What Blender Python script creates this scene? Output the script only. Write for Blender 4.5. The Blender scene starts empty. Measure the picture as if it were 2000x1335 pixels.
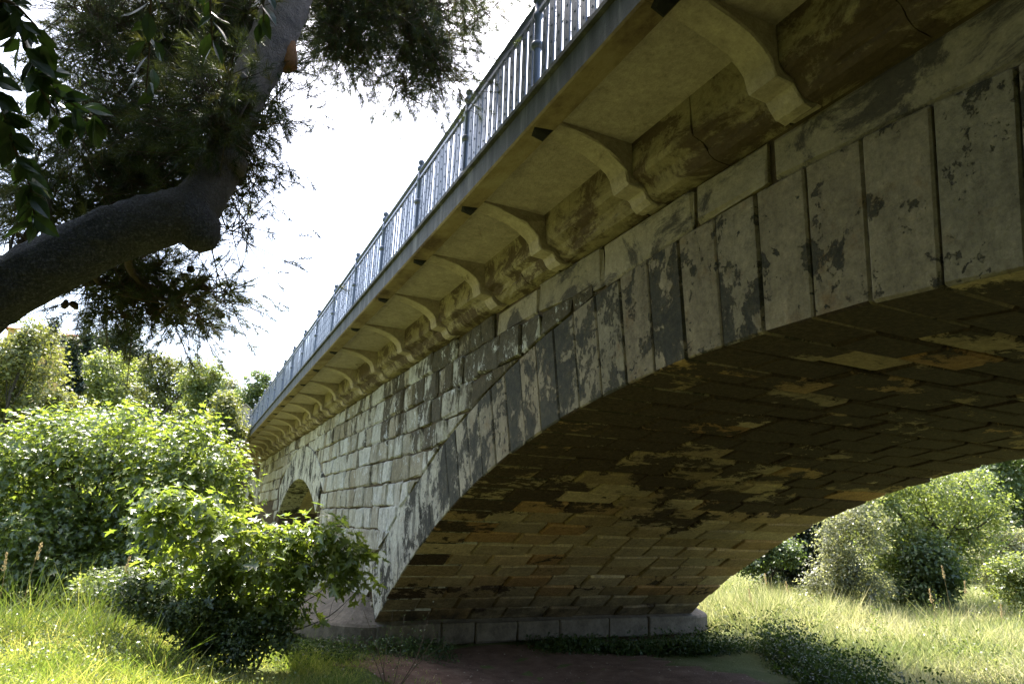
import bpy, bmesh, math, random
import numpy as np
from mathutils import Matrix, Vector

random.seed(7)
rng = np.random.default_rng(7)
scene = bpy.context.scene
col = scene.collection
D = 4.2            # metres from the camera to the bridge face
CZ = 2.75          # eye height above the ground at the pier

# ---------------------------------------------------------------- camera
FPX = 1311.5       # focal length in pixels of the 2000 px wide photograph
yaw, pitch, roll = math.radians(25.04), math.radians(15.24), math.radians(2.02)
_f = np.array([math.sin(yaw)*math.cos(pitch), math.cos(yaw)*math.cos(pitch), math.sin(pitch)])
_r0 = np.array([math.cos(yaw), -math.sin(yaw), 0.0])
_u0 = np.cross(_r0, _f)
_r = math.cos(roll)*_r0 + math.sin(roll)*_u0
_u = -math.sin(roll)*_r0 + math.cos(roll)*_u0
CAM = np.array([0.0, 0.0, CZ])
cam = bpy.data.cameras.new('camera')
cam.sensor_width = 36.0
cam.lens = FPX*36/2000
cam.clip_start = 0.05
cam.clip_end = 3000
camo = bpy.data.objects.new('camera', cam)
col.objects.link(camo)
camo.matrix_world = Matrix(((_r[0], _u[0], -_f[0], CAM[0]), (_r[1], _u[1], -_f[1], CAM[1]),
                            (_r[2], _u[2], -_f[2], CAM[2]), (0, 0, 0, 1)))
scene.camera = camo

# ---------------------------------------------------------------- world, sun, exposure
SUN_EL = math.radians(63)
SUN_AZ = math.radians(5)           # from +Y towards +X
world = bpy.data.worlds.new('World')
scene.world = world
world.use_nodes = True
wn = world.node_tree
sky = wn.nodes.new('ShaderNodeTexSky')
sky.sky_type = 'NISHITA'
sky.sun_disc = False
sky.sun_elevation = SUN_EL
sky.sun_rotation = SUN_AZ
sky.altitude = 100
sky.air_density = 1.0
sky.dust_density = 3.5
sky.ozone_density = 1.0
bg = wn.nodes['Background']
bg.inputs['Strength'].default_value = 0.15
wn.links.new(sky.outputs[0], bg.inputs[0])
sl = bpy.data.lights.new('sun', 'SUN')
sl.energy = 5.0
sl.angle = math.radians(0.55)
sl.color = (1.0, 0.95, 0.86)
so = bpy.data.objects.new('sun', sl)
col.objects.link(so)
sdir = Vector((math.sin(SUN_AZ)*math.cos(SUN_EL), math.cos(SUN_AZ)*math.cos(SUN_EL), math.sin(SUN_EL)))
so.rotation_euler = sdir.to_track_quat('Z', 'Y').to_euler()
so.location = (5, 20, 40)
scene.view_settings.view_transform = 'Standard'
scene.view_settings.look = 'None'
scene.view_settings.gamma = 1
scene.view_settings.exposure = 2.2
scene.render.engine = 'CYCLES'
scene.cycles.use_denoising = True
scene.cycles.max_bounces = 10
scene.cycles.diffuse_bounces = 6
scene.cycles.transmission_bounces = 6
scene.cycles.caustics_reflective = False
scene.cycles.caustics_refractive = False


def ray(px, py):
    return _f*FPX + _r*(px-1000) + _u*(667.5-py)


def P(px, py, dep):
    """pixel of the photograph at a depth in metres along the viewing axis"""
    return CAM + ray(px, py)*(dep/FPX)


def PY(px, py, y):
    d = ray(px, py)
    return CAM + d*(y/d[1])


def proj(pts):
    q = np.asarray(pts) - CAM
    z = q @ _f
    zz = np.where(z > .05, z, .05)
    return 1000+FPX*(q@_r)/zz, 667.5-FPX*(q@_u)/zz, z


def inview(pts, m=160):
    x, y, z = proj(pts)
    return (z > .3) & (x > -m) & (x < 2000+m) & (y > -m) & (y < 1335+m)


def ss(a, b, x):
    t = np.clip((np.asarray(x, float)-a)/(b-a), 0, 1)
    return t*t*(3-2*t)


def wob(x, y):
    return (np.sin(x*1.3+y*.7)+np.sin(x*.6-y*1.1+2)+np.sin(x*2.9+1.7*y+1)*.4)*.05


def H(x, y):
    """ground height"""
    x = np.asarray(x, float)
    y = np.asarray(y, float)
    d = np.hypot(x, y)
    mound = 1.15*(1-ss(3.6, 8.6, d))
    bank = .62*(1-ss(-2.2, 2.6, x))*ss(5, 9, y)
    hill = 15*ss(30, 78, y)*(1-ss(-34, 5, x))
    emb = 6.3*ss(52, 66, y)
    right = .3*ss(13.5, 17, x)+7*ss(44, 90, x)
    return np.maximum(mound, bank) + np.maximum(hill, emb) + right + wob(x, y)


# ---------------------------------------------------------------- helpers: objects
def tag(o, label=None, cat=None, group=None, kind=None):
    if label: o['label'] = label
    if cat: o['category'] = cat
    if group: o['group'] = group
    if kind: o['kind'] = kind
    return o


def empty(name, loc):
    o = bpy.data.objects.new(name, None)
    o.location = loc
    o.empty_display_size = .2
    col.objects.link(o)
    o.matrix_world = Matrix.Translation(Vector(loc))
    return o


def link(o, parent):
    col.objects.link(o)
    if parent is not None:
        o.parent = parent
        if parent.type == 'EMPTY':
            o.matrix_parent_inverse = Matrix.Translation(-Vector(parent.location))
    return o


def mesh_obj(name, verts, faces, mat, parent=None, smooth=False):
    m = bpy.data.meshes.new(name)
    m.from_pydata([tuple(map(float, v)) for v in verts], [], faces)
    if smooth:
        for p in m.polygons: p.use_smooth = True
    m.materials.append(mat)
    o = bpy.data.objects.new(name, m)
    return link(o, parent)


def np_mesh(name, V, loops, lens, mat, parent=None, rnd=None, smooth=False):
    """fast mesh from numpy arrays; rnd: one value per vertex, read by the materials"""
    m = bpy.data.meshes.new(name)
    m.vertices.add(len(V))
    m.vertices.foreach_set('co', np.ascontiguousarray(V, dtype=np.float32).ravel())
    m.loops.add(len(loops))
    m.loops.foreach_set('vertex_index', np.ascontiguousarray(loops, dtype=np.int32))
    m.polygons.add(len(lens))
    st = np.concatenate([[0], np.cumsum(lens)[:-1]]).astype(np.int32)
    m.polygons.foreach_set('loop_start', st)
    m.polygons.foreach_set('loop_total', np.asarray(lens, np.int32))
    if smooth:
        m.polygons.foreach_set('use_smooth', np.ones(len(lens), bool))
    if rnd is not None:
        a = m.attributes.new('rnd', 'FLOAT', 'POINT')
        a.data.foreach_set('value', np.ascontiguousarray(rnd, dtype=np.float32))
    m.update(calc_edges=True)
    m.materials.append(mat)
    o = bpy.data.objects.new(name, m)
    return link(o, parent)


def norm(a):
    return a/np.maximum(np.linalg.norm(a, axis=-1, keepdims=True), 1e-9)


def scatter(name, tmpl_v, tmpl_f, C, Yd, Zd, S, mat, parent=None, rnd=None, smooth=False):
    """copies of a template into one mesh: Yd = length axis, Zd = face normal, S = size (N,) or (N,3)"""
    n = len(C)
    tv = np.asarray(tmpl_v, float)
    k = len(tv)
    Yd = norm(Yd)
    Xd = norm(np.cross(Yd, Zd))
    Zd = np.cross(Xd, Yd)
    S = np.asarray(S, float)
    if S.ndim == 1: S = np.stack([S, S, S], 1)
    V = (C[:, None, :] + tv[None, :, 0, None]*S[:, None, 0, None]*Xd[:, None, :]
         + tv[None, :, 1, None]*S[:, None, 1, None]*Yd[:, None, :]
         + tv[None, :, 2, None]*S[:, None, 2, None]*Zd[:, None, :]).reshape(-1, 3)
    fl = np.concatenate([np.asarray(f) for f in tmpl_f])
    ln = np.array([len(f) for f in tmpl_f])
    loops = (fl[None, :] + (np.arange(n)*k)[:, None]).ravel()
    lens = np.tile(ln, n)
    if rnd is None: rnd = rng.random(n)
    return np_mesh(name, V, loops, lens, mat, parent, np.repeat(rnd, k), smooth)


def tube_geo(pts, rad, sides=8, jit=0.0):
    pts = np.asarray(pts, float)
    n = len(pts)
    rad = np.broadcast_to(np.asarray(rad, float), (n,))
    t = norm(np.gradient(pts, axis=0))
    ref = np.array([0, 0, 1.]) if abs(t[0][2]) < .9 else np.array([1., 0, 0])
    a = norm(np.cross(t, ref))
    for i in range(1, n):                       # parallel transport keeps the ring from twisting
        v = a[i-1]-t[i]*(a[i-1]@t[i])
        a[i] = v/max(np.linalg.norm(v), 1e-9)
    b = np.cross(t, a)
    ang = np.linspace(0, 2*math.pi, sides, endpoint=False)
    ring = (np.cos(ang)[None, :, None]*a[:, None, :] + np.sin(ang)[None, :, None]*b[:, None, :])
    rr = rad[:, None, None]*(1+jit*rng.normal(size=(n, sides, 1)))
    V = (pts[:, None, :] + ring*rr).reshape(-1, 3)
    F = []
    for i in range(n-1):
        for j in range(sides):
            j2 = (j+1) % sides
            F.append((i*sides+j, i*sides+j2, (i+1)*sides+j2, (i+1)*sides+j))
    F.append(tuple(range(sides))[::-1])
    F.append(tuple((n-1)*sides+j for j in range(sides)))
    return V, F


class MB:
    def __init__(s):
        s.v = []
        s.f = []

    def add(s, V, F):
        o = len(s.v)
        s.v += [tuple(map(float, p)) for p in V]
        s.f += [tuple(o+i for i in f) for f in F]
        return s

    def tube(s, pts, rad, sides=6, jit=0):
        return s.add(*tube_geo(pts, rad, sides, jit))

    def box(s, a, b):
        (x0, y0, z0), (x1, y1, z1) = a, b
        V = [(x0, y0, z0), (x1, y0, z0), (x1, y1, z0), (x0, y1, z0), (x0, y0, z1), (x1, y0, z1), (x1, y1, z1), (x0, y1, z1)]
        return s.add(V, [(0, 3, 2, 1), (4, 5, 6, 7), (0, 1, 5, 4), (1, 2, 6, 5), (2, 3, 7, 6), (3, 0, 4, 7)])

    def extrude(s, prof, y0, y1):
        """closed x-z outline pushed along y"""
        n = len(prof)
        V = [(x, y0, z) for x, z in prof]+[(x, y1, z) for x, z in prof]
        F = [tuple(range(n)), tuple(range(2*n-1, n-1, -1))]
        F += [((i+1) % n, i, n+i, n+(i+1) % n) for i in range(n)]
        return s.add(V, F)

    def build(s, name, mat, parent=None, smooth=False):
        return mesh_obj(name, s.v, s.f, mat, parent, smooth)


def smooth_path(pts, n=6):
    """Catmull-Rom through the points"""
    pts = np.asarray(pts, float)
    p = np.vstack([2*pts[0]-pts[1], pts, 2*pts[-1]-pts[-2]])
    out = []
    for i in range(1, len(p)-2):
        for k in range(n):
            t = k/n
            out.append(.5*((2*p[i])+(-p[i-1]+p[i+1])*t+(2*p[i-1]-5*p[i]+4*p[i+1]-p[i+2])*t*t
                           + (-p[i-1]+3*p[i]-3*p[i+1]+p[i+2])*t**3))
    out.append(p[-2])
    return np.array(out)


# ---------------------------------------------------------------- helpers: materials
class NT:
    def __init__(s, name):
        s.m = bpy.data.materials.new(name)
        s.m.use_nodes = True
        s.t = s.m.node_tree
        s.b = s.t.nodes['Principled BSDF']
        s.out = s.t.nodes['Material Output']
        s._pos = None

    def n(s, t, **kw):
        x = s.t.nodes.new(t)
        for k, v in kw.items(): setattr(x, k, v)
        return x

    def lk(s, a, b): s.t.links.new(a, b)

    def pos(s, scale=(1, 1, 1)):
        if s._pos is None: s._pos = s.n('ShaderNodeNewGeometry').outputs['Position']
        mp = s.n('ShaderNodeMapping')
        mp.inputs['Scale'].default_value = scale
        s.lk(s._pos, mp.inputs['Vector'])
        return mp.outputs[0]

    def noise(s, scale, detail=4, rough=.55, stretch=(1, 1, 1), dist=0, w=None):
        x = s.n('ShaderNodeTexNoise')
        if w is not None:
            x.noise_dimensions = '4D'
            s.lk(w, x.inputs['W'])
        x.inputs['Scale'].default_value = scale
        x.inputs['Detail'].default_value = detail
        x.inputs['Roughness'].default_value = rough
        x.inputs['Distortion'].default_value = dist
        s.lk(s.pos(stretch), x.inputs['Vector'])
        return x.outputs[0]

    def ramp(s, fac, stops, interp='LINEAR'):
        x = s.n('ShaderNodeValToRGB')
        e = x.color_ramp.elements
        x.color_ramp.interpolation = interp
        while len(e) < len(stops): e.new(.5)
        for q, (p, c) in zip(e, stops):
            q.position = p
            q.color = (*c, 1) if hasattr(c, '__len__') else (c, c, c, 1)
        s.lk(fac, x.inputs[0])
        return x.outputs[0]

    def mix(s, fac, a, b, mode='MIX'):
        x = s.n('ShaderNodeMix', data_type='RGBA', blend_type=mode)
        for i, v in ((0, fac), (6, a), (7, b)):
            if isinstance(v, (int, float)): x.inputs[i].default_value = v
            elif isinstance(v, tuple): x.inputs[i].default_value = (*v, 1)
            else: s.lk(v, x.inputs[i])
        return x.outputs[2]

    def math(s, op, a, b=0.0, c=0.0, clamp=False):
        x = s.n('ShaderNodeMath', operation=op, use_clamp=clamp)
        for i, v in enumerate((a, b, c)):
            if isinstance(v, (int, float)): x.inputs[i].default_value = v
            else: s.lk(v, x.inputs[i])
        return x.outputs[0]

    def axis(s, i):
        x = s.n('ShaderNodeSeparateXYZ')
        s.lk(s.pos(), x.inputs[0])
        return x.outputs[i]

    def rng(s, v, a, b, c=0.0, d=1.0):
        x = s.n('ShaderNodeMapRange')
        for i, q in enumerate((a, b, c, d)): x.inputs[i+1].default_value = q
        s.lk(v, x.inputs[0])
        return x.outputs[0]

    def orand(s): return s.n('ShaderNodeObjectInfo').outputs['Random']

    def attr(s, nm): return s.n('ShaderNodeAttribute', attribute_name=nm).outputs['Fac']

    def bump(s, h, strength=.5, dist=.02):
        x = s.n('ShaderNodeBump')
        x.inputs['Strength'].default_value = strength
        x.inputs['Distance'].default_value = dist
        s.lk(h, x.inputs['Height'])
        s.lk(x.outputs[0], s.b.inputs['Normal'])
        return x.outputs[0]

    def fin(s, colr, rough=.9, spec=.2):
        if isinstance(colr, tuple): s.b.inputs['Base Color'].default_value = (*colr, 1)
        else: s.lk(colr, s.b.inputs['Base Color'])
        if isinstance(rough, (int, float)): s.b.inputs['Roughness'].default_value = rough
        else: s.lk(rough, s.b.inputs['Roughness'])
        s.b.inputs['Specular IOR Level'].default_value = spec
        return s.m


def mat_vault():
    t = NT('vault_stone')
    r = t.orand()
    base = t.ramp(r, [(0, (.32, .245, .145)), (.2, (.50, .41, .27)), (.4, (.42, .35, .24)), (.55, (.40, .245, .115)),
                      (.7, (.54, .45, .31)), (.85, (.34, .285, .205)), (1, (.44, .30, .145))])
    base = t.mix(.7, base, t.ramp(t.noise(8, 8, .75), [(.3, (.45, .42, .38)), (.7, (1.25, 1.2, 1.1))]), 'MULTIPLY')
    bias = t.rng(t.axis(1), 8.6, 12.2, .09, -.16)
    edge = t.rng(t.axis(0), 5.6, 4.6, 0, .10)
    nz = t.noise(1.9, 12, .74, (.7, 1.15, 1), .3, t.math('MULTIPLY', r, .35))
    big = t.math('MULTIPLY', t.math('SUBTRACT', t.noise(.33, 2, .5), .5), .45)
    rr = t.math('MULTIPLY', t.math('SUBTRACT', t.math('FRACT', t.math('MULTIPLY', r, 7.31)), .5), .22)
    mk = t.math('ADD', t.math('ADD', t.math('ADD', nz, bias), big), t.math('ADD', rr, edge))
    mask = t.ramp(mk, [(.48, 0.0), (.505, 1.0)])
    crust = t.ramp(t.noise(17, 9, .8), [(.3, (.02, .015, .012)), (.5, (.062, .044, .032)), (.75, (.14, .097, .062))])
    soot = t.ramp(t.noise(.6, 6, .65), [(.45, 0.0), (.7, .6)])
    base = t.mix(soot, base, t.mix(.7, base, (.07, .052, .038)))
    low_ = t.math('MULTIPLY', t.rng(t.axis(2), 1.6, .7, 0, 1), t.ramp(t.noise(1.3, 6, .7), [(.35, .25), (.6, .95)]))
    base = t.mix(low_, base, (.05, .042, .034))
    t.bump(t.math('ADD', t.math('MULTIPLY', t.noise(30, 7, .75), .9), t.math('MULTIPLY', mask, .4)), 1.0, .028)
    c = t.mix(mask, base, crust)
    c = t.mix(.8, c, t.ramp(t.noise(24, 10, .85), [(.33, (.35, .33, .3)), (.5, (.95, .94, .92)), (.66, (1.5, 1.46, 1.38))]), 'MULTIPLY')
    return t.fin(c, .92, .15)


def mat_voussoir():
    t = NT('voussoir_plaster')
    r = t.orand()
    base = t.ramp(r, [(0, (.20, .163, .118)), (.3, (.25, .205, .15)), (.6, (.21, .183, .14)), (1, (.265, .217, .16))])
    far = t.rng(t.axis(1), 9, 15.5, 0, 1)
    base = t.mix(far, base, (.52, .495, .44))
    st = t.noise(5, 7, .7, (1, 1, .12))
    base = t.mix(.55, base, t.ramp(st, [(.3, (.5, .48, .43)), (.7, (1.2, 1.18, 1.1))]), 'MULTIPLY')
    base = t.mix(.6, base, t.ramp(t.noise(2.6, 9, .75), [(.3, (.5, .5, .47)), (.7, (1.2, 1.18, 1.1))]), 'MULTIPLY')
    ochre = t.ramp(t.noise(1.9, 8, .75), [(.55, 0.0), (.68, .65)])
    base = t.mix(ochre, base, (.15, .085, .035))
    bias = t.math('MULTIPLY', t.math('SUBTRACT', r, .5), .09)
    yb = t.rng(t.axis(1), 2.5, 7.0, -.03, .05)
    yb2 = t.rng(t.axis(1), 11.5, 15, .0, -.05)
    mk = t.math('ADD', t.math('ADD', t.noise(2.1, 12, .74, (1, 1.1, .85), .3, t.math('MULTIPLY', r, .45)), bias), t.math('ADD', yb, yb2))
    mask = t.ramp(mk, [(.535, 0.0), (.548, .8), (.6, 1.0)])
    dark = t.ramp(t.noise(7, 8, .78), [(.3, (.022, .022, .018)), (.55, (.05, .045, .034)), (.75, (.10, .08, .05))])
    spots = t.ramp(t.noise(7.5, 5, .62, dist=.5), [(.655, 0.0), (.67, 1.0)])
    streak = t.math('MULTIPLY', far, t.ramp(t.noise(4.5, 6, .65, (1, 1, .2), .4), [(.57, 0.0), (.6, .85)]))
    mask = t.math('MAXIMUM', t.math('MAXIMUM', mask, spots), streak)
    c = t.mix(mask, base, dark)
    c = t.mix(.8, c, t.ramp(t.noise(13, 10, .85), [(.33, (.42, .41, .38)), (.5, (.95, .95, .92)), (.66, (1.5, 1.48, 1.4))]), 'MULTIPLY')
    t.bump(t.math('SUBTRACT', t.math('MULTIPLY', t.noise(26, 7, .72), .6), t.math('MULTIPLY', mask, .8)), 1.0, .025)
    return t.fin(c, .88, .2)


def mat_wall_stone():
    t = NT('wall_stone')
    r = t.orand()
    base = t.ramp(r, [(0, (.30, .26, .19)), (.2, (.54, .52, .47)), (.4, (.64, .62, .58)), (.55, (.36, .31, .23)), (.75, (.58, .56, .51)), (1, (.44, .40, .32))])
    base = t.mix(.85, base, t.ramp(t.noise(6, 10, .8, (1, 1, .6)), [(.3, (.25, .22, .17)), (.5, (.85, .82, .75)), (.7, (1.3, 1.28, 1.2))]), 'MULTIPLY')
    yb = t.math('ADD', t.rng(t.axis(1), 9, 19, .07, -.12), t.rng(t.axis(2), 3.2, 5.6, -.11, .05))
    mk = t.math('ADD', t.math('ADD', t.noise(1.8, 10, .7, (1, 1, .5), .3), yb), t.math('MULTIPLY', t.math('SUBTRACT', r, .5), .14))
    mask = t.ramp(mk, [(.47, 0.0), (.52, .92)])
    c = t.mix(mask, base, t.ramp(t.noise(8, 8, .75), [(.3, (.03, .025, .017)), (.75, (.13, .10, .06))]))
    lich = t.ramp(t.noise(2.6, 10, .8), [(.57, 0.0), (.61, .85)])
    c = t.mix(lich, c, (.70, .69, .66))
    c = t.mix(.7, c, t.ramp(t.noise(20, 10, .85), [(.33, (.4, .38, .34)), (.5, (.95, .95, .92)), (.66, (1.4, 1.4, 1.35))]), 'MULTIPLY')
    t.bump(t.math('ADD', t.noise(17, 9, .78), t.math('MULTIPLY', t.noise(5, 4, .6), .8)), 1.0, .06)
    return t.fin(c, .93, .15)


def mat_mortar():
    t = NT('mortar')
    c = t.ramp(t.noise(5, 6, .7), [(.3, (.035, .028, .02)), (.62, (.10, .07, .04)), (.8, (.22, .15, .08))])
    t.bump(t.noise(20, 5, .7), .6, .03)
    return t.fin(c, .95, .1)


def mat_cornice(name, a, b, dk, k=.5):
    t = NT(name)
    c = t.ramp(t.orand(), [(0, a), (1, b)])
    c = t.mix(.6, c, t.ramp(t.noise(6, 7, .7), [(.3, (.55, .5, .45)), (.7, (1.2, 1.15, 1.05))]), 'MULTIPLY')
    m = t.ramp(t.noise(1.9, 10, .74, (1, .7, 1), .5), [(k, 0.0), (k+.08, .9)])
    c = t.mix(m, c, dk)
    c = t.mix(.6, c, t.ramp(t.noise(18, 10, .85), [(.33, (.5, .48, .44)), (.5, (.97, .97, .95)), (.66, (1.35, 1.33, 1.28))]), 'MULTIPLY')
    t.bump(t.noise(24, 6, .7), .6, .03)
    return t.fin(c, .9, .2)


def mat_concrete():
    t = NT('edge_concrete')
    c = t.ramp(t.noise(5, 7, .7, (1, 1, .12)), [(.3, (.028, .028, .027)), (.52, (.075, .075, .072)), (.75, (.20, .195, .185))])
    t.bump(t.noise(30, 5, .7), .4, .02)
    return t.fin(c, .85, .25)


def mat_strip():
    t = NT('edge_underside')
    c = t.ramp(t.noise(2.2, 7, .7, (1, .6, 1)), [(.35, (.10, .065, .04)), (.52, (.24, .18, .10)), (.75, (.33, .28, .19))])
    t.bump(t.noise(30, 5, .7), .4, .02)
    return t.fin(c, .9, .2)


def mat_iron():
    t = NT('painted_iron')
    c = t.ramp(t.noise(9, 6, .7, (1, 1, .4)), [(.3, (.065, .08, .115)), (.6, (.11, .13, .175)), (.74, (.09, .085, .09)), (.85, (.08, .05, .035))])
    t.bump(t.noise(60, 4, .6), .25, .004)
    return t.fin(c, .42, .5)


def mat_plain(name, c, rough=.9, var=.35, sc=6, spec=.2):
    t = NT(name)
    k = t.ramp(t.noise(sc, 8, .75), [(.25, tuple(x*(1-var) for x in c)), (.75, tuple(min(1, x*(1+var)) for x in c))])
    k = t.mix(.6, k, t.ramp(t.noise(sc*4.5, 10, .85), [(.33, (.45, .43, .4)), (.5, (.97, .97, .95)), (.66, (1.4, 1.38, 1.33))]), 'MULTIPLY')
    t.bump(t.noise(sc*4, 6, .75), .6, .02)
    return t.fin(k, rough, spec)


def mat_bark(name, a, b, sc=7):
    t = NT(name)
    v = t.n('ShaderNodeTexVoronoi', feature='DISTANCE_TO_EDGE')
    v.inputs['Scale'].default_value = sc*4
    v.inputs['Randomness'].default_value = 1.0
    dn = t.n('ShaderNodeTexNoise')
    dn.inputs['Scale'].default_value = sc*1.6
    dn.inputs['Detail'].default_value = 6
    t.lk(t.pos(), dn.inputs['Vector'])
    mixv = t.n('ShaderNodeMix', data_type='VECTOR')
    mixv.inputs[0].default_value = .22
    t.lk(t.pos((1.0, .8, .9)), mixv.inputs[4])
    t.lk(dn.outputs['Color'], mixv.inputs[5])
    t.lk(mixv.outputs[1], v.inputs['Vector'])
    cr = t.ramp(v.outputs['Distance'], [(0, 0.0), (.25, 1.0)])
    fine = t.noise(sc*9, 7, .75)
    c = t.ramp(fine, [(.28, tuple(x*.5 for x in a)), (.5, a), (.72, b)])
    c = t.mix(cr, t.mix(.55, c, tuple(x*.3 for x in a)), c)
    if name == 'pine_bark':          # the upper bark of the pine is paler and flaky
        c = t.mix(t.math('MULTIPLY', t.rng(t.axis(2), 4.5, 5.6, 0, 1), t.ramp(t.noise(9, 6, .7), [(.35, .4), (.55, 1.0)])), c, (.36, .29, .25))
    t.bump(t.math('ADD', t.math('MULTIPLY', cr, .6), t.math('ADD', fine, t.noise(sc*2, 5, .7))), 1.0, .03)
    return t.fin(c, .9, .2)


def mat_leaf(name, stops, trans=.45, rough=.4, spec=.45, tint=(1.15, 1.25, .45)):
    t = NT(name)
    a = t.attr('rnd')
    c = t.ramp(a, stops)
    t.fin(c, rough, spec)
    tr = t.n('ShaderNodeBsdfTranslucent')
    t.lk(t.mix(1.0, c, tint, 'MULTIPLY'), tr.inputs['Color'])
    mx = t.n('ShaderNodeMixShader')
    mx.inputs[0].default_value = trans
    t.lk(t.b.outputs[0], mx.inputs[1])
    t.lk(tr.outputs[0], mx.inputs[2])
    t.lk(mx.outputs[0], t.out.inputs['Surface'])
    return t.m


M = dict(
    vault=mat_vault(), vous=mat_voussoir(), wall=mat_wall_stone(), mortar=mat_mortar(),
    cornice=mat_cornice('cornice_stone', (.25, .21, .14), (.33, .285, .195), (.07, .045, .03), .46),
    bracket=mat_cornice('bracket_plaster', (.37, .315, .255), (.43, .37, .305), (.15, .115, .075), .6),
    soffit=mat_cornice('soffit_plaster', (.37, .315, .27), (.41, .355, .305), (.18, .14, .105), .6),
    course=mat_cornice('course_stone', (.21, .18, .12), (.28, .24, .17), (.05, .042, .034), .5),
    concrete=mat_concrete(), strip=mat_strip(), iron=mat_iron(),
    drain=mat_plain('drain_hole_black', (.012, .011, .010), .8),  # shade of an open drain hole put into the colour
    pier=mat_plain('pier_stone', (.135, .112, .085), .92, .6, 3),
    pine_bark=mat_bark('pine_bark', (.085, .082, .09), (.24, .23, .25), 7),
    cut_wood=mat_plain('peeled_bark', (.26, .12, .05), .85, .4, 14),
    bark=mat_bark('grey_bark', (.10, .085, .065), (.24, .21, .17), 9),
    twig=mat_plain('twig', (.085, .062, .042), .85, .3, 12),
    needle=mat_leaf('pine_needles', [(0, (.025, .038, .02)), (.5, (.05, .067, .028)), (.85, (.085, .095, .038)), (1, (.15, .11, .05))], .38, .5, .35, (1.35, 1.3, .5)),
    fig=mat_leaf('fig_leaf', [(0, (.075, .115, .035)), (.6, (.135, .18, .058)), (1, (.21, .25, .09))], .55, .3, 1.0, (1.7, 1.65, .5)),
    ash=mat_leaf('branch_leaf', [(0, (.018, .036, .014)), (1, (.035, .062, .02))], .14, .4, .4),
    olive=mat_leaf('olive_green_leaf', [(0, (.085, .105, .035)), (.6, (.155, .17, .06)), (1, (.26, .255, .11))], .5, .45, .5, (1.35, 1.35, .6)),
    lime=mat_leaf('light_green_leaf', [(0, (.10, .135, .045)), (.6, (.17, .205, .075)), (1, (.29, .30, .14))], .58, .38, .8, (1.5, 1.5, .65)),
    dark=mat_leaf('dark_evergreen_leaf', [(0, (.022, .034, .02)), (.7, (.042, .06, .033)), (1, (.085, .105, .06))], .25, .5, .4),
    mid=mat_leaf('mid_green_leaf', [(0, (.06, .09, .035)), (.7, (.11, .15, .06)), (1, (.22, .255, .12))], .5, .4, .7, (1.3, 1.35, .55)),
    silver=mat_leaf('grey_green_leaf', [(0, (.11, .125, .075)), (.6, (.195, .205, .135)), (1, (.32, .32, .23))], .58, .38, .8, (1.45, 1.45, .8)),
    grass=mat_leaf('grass_blade', [(0, (.10, .155, .04)), (.45, (.19, .245, .07)), (.75, (.31, .32, .13)), (1, (.48, .43, .25))], .55, .5, .35, (1.45, 1.45, .6)),
    dry=mat_leaf('dry_grass_blade', [(0, (.12, .165, .06)), (.35, (.22, .25, .11)), (.7, (.38, .37, .23)), (1, (.54, .50, .37))], .5, .5, .35, (1.2, 1.2, .8)),
    cane=mat_leaf('cane_leaf', [(0, (.07, .105, .03)), (.6, (.13, .165, .05)), (1, (.30, .28, .12))], .45, .4, .5),
    straw=mat_leaf('seed_head', [(0, (.34, .28, .16)), (1, (.52, .45, .30))], .4, .7, .2, (1.1, 1, .8)),
    herb=mat_leaf('herb_leaf', [(0, (.075, .11, .04)), (.6, (.14, .18, .065)), (1, (.26, .28, .13))], .5, .45, .5, (1.3, 1.3, .6)),
    bram=mat_leaf('bramble_leaf', [(0, (.03, .05, .02)), (.6, (.06, .09, .032)), (1, (.14, .17, .07))], .4, .42, .5, (1.3, 1.3, .5)),
    litter=mat_leaf('litter', [(0, (.10, .07, .05)), (.6, (.24, .18, .12)), (1, (.42, .36, .28))], .05, .8, .2),
    weed=mat_leaf('shade_weed_leaf', [(0, (.03, .055, .018)), (.7, (.06, .095, .03)), (1, (.11, .14, .045))], .35, .45, .35),
    conem=mat_plain('pine_cone', (.055, .035, .022), .85, .4, 40),
    ochre=mat_plain('ochre_render', (.50, .33, .13), .9, .12, 3),
    tile=mat_plain('roof_tile', (.30, .13, .07), .9, .3, 8),
    glass=mat_plain('dark_glass', (.02, .025, .03), .1, .2, 3, .6),
    rubble=mat_plain('rubble_stone', (.36, .31, .24), .95, .4, 3),
)

# ---------------------------------------------------------------- ground and path
def mat_ground():
    t = NT('ground_soil')
    c = t.ramp(t.noise(1.1, 8, .7), [(.3, (.08, .105, .03)), (.5, (.13, .15, .05)), (.7, (.20, .18, .085))])
    c = t.mix(.5, c, t.ramp(t.noise(16, 6, .75), [(.3, .45), (.7, 1.15)]), 'MULTIPLY')
    t.bump(t.noise(9, 8, .75), 1.0, .08)
    return t.fin(c, .97, .1)


def mat_path():
    t = NT('red_dirt')
    c = t.ramp(t.noise(2.4, 9, .7), [(.3, (.10, .06, .042)), (.55, (.19, .118, .083)), (.75, (.29, .195, .14))])
    c = t.mix(.6, c, t.ramp(t.noise(30, 6, .8), [(.3, .5), (.7, 1.2)]), 'MULTIPLY')
    t.bump(t.noise(14, 9, .75), .9, .05)
    return t.fin(c, .96, .1)


gx = np.concatenate([[-1500, -800, -400, -220, -140], np.arange(-100, -20, 4.), np.arange(-20, 40, .6), np.arange(40, 120, 4.), [140, 220, 400, 800, 1500]])
gy = np.concatenate([[-1500, -800, -400, -200, -100], np.arange(-60, -4, 4.), np.arange(-4, 40, .6), np.arange(40, 140, 4.), [160, 250, 400, 800, 1500]])
GX, GY = np.meshgrid(gx, gy)
GZ = H(GX, GY)
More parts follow.
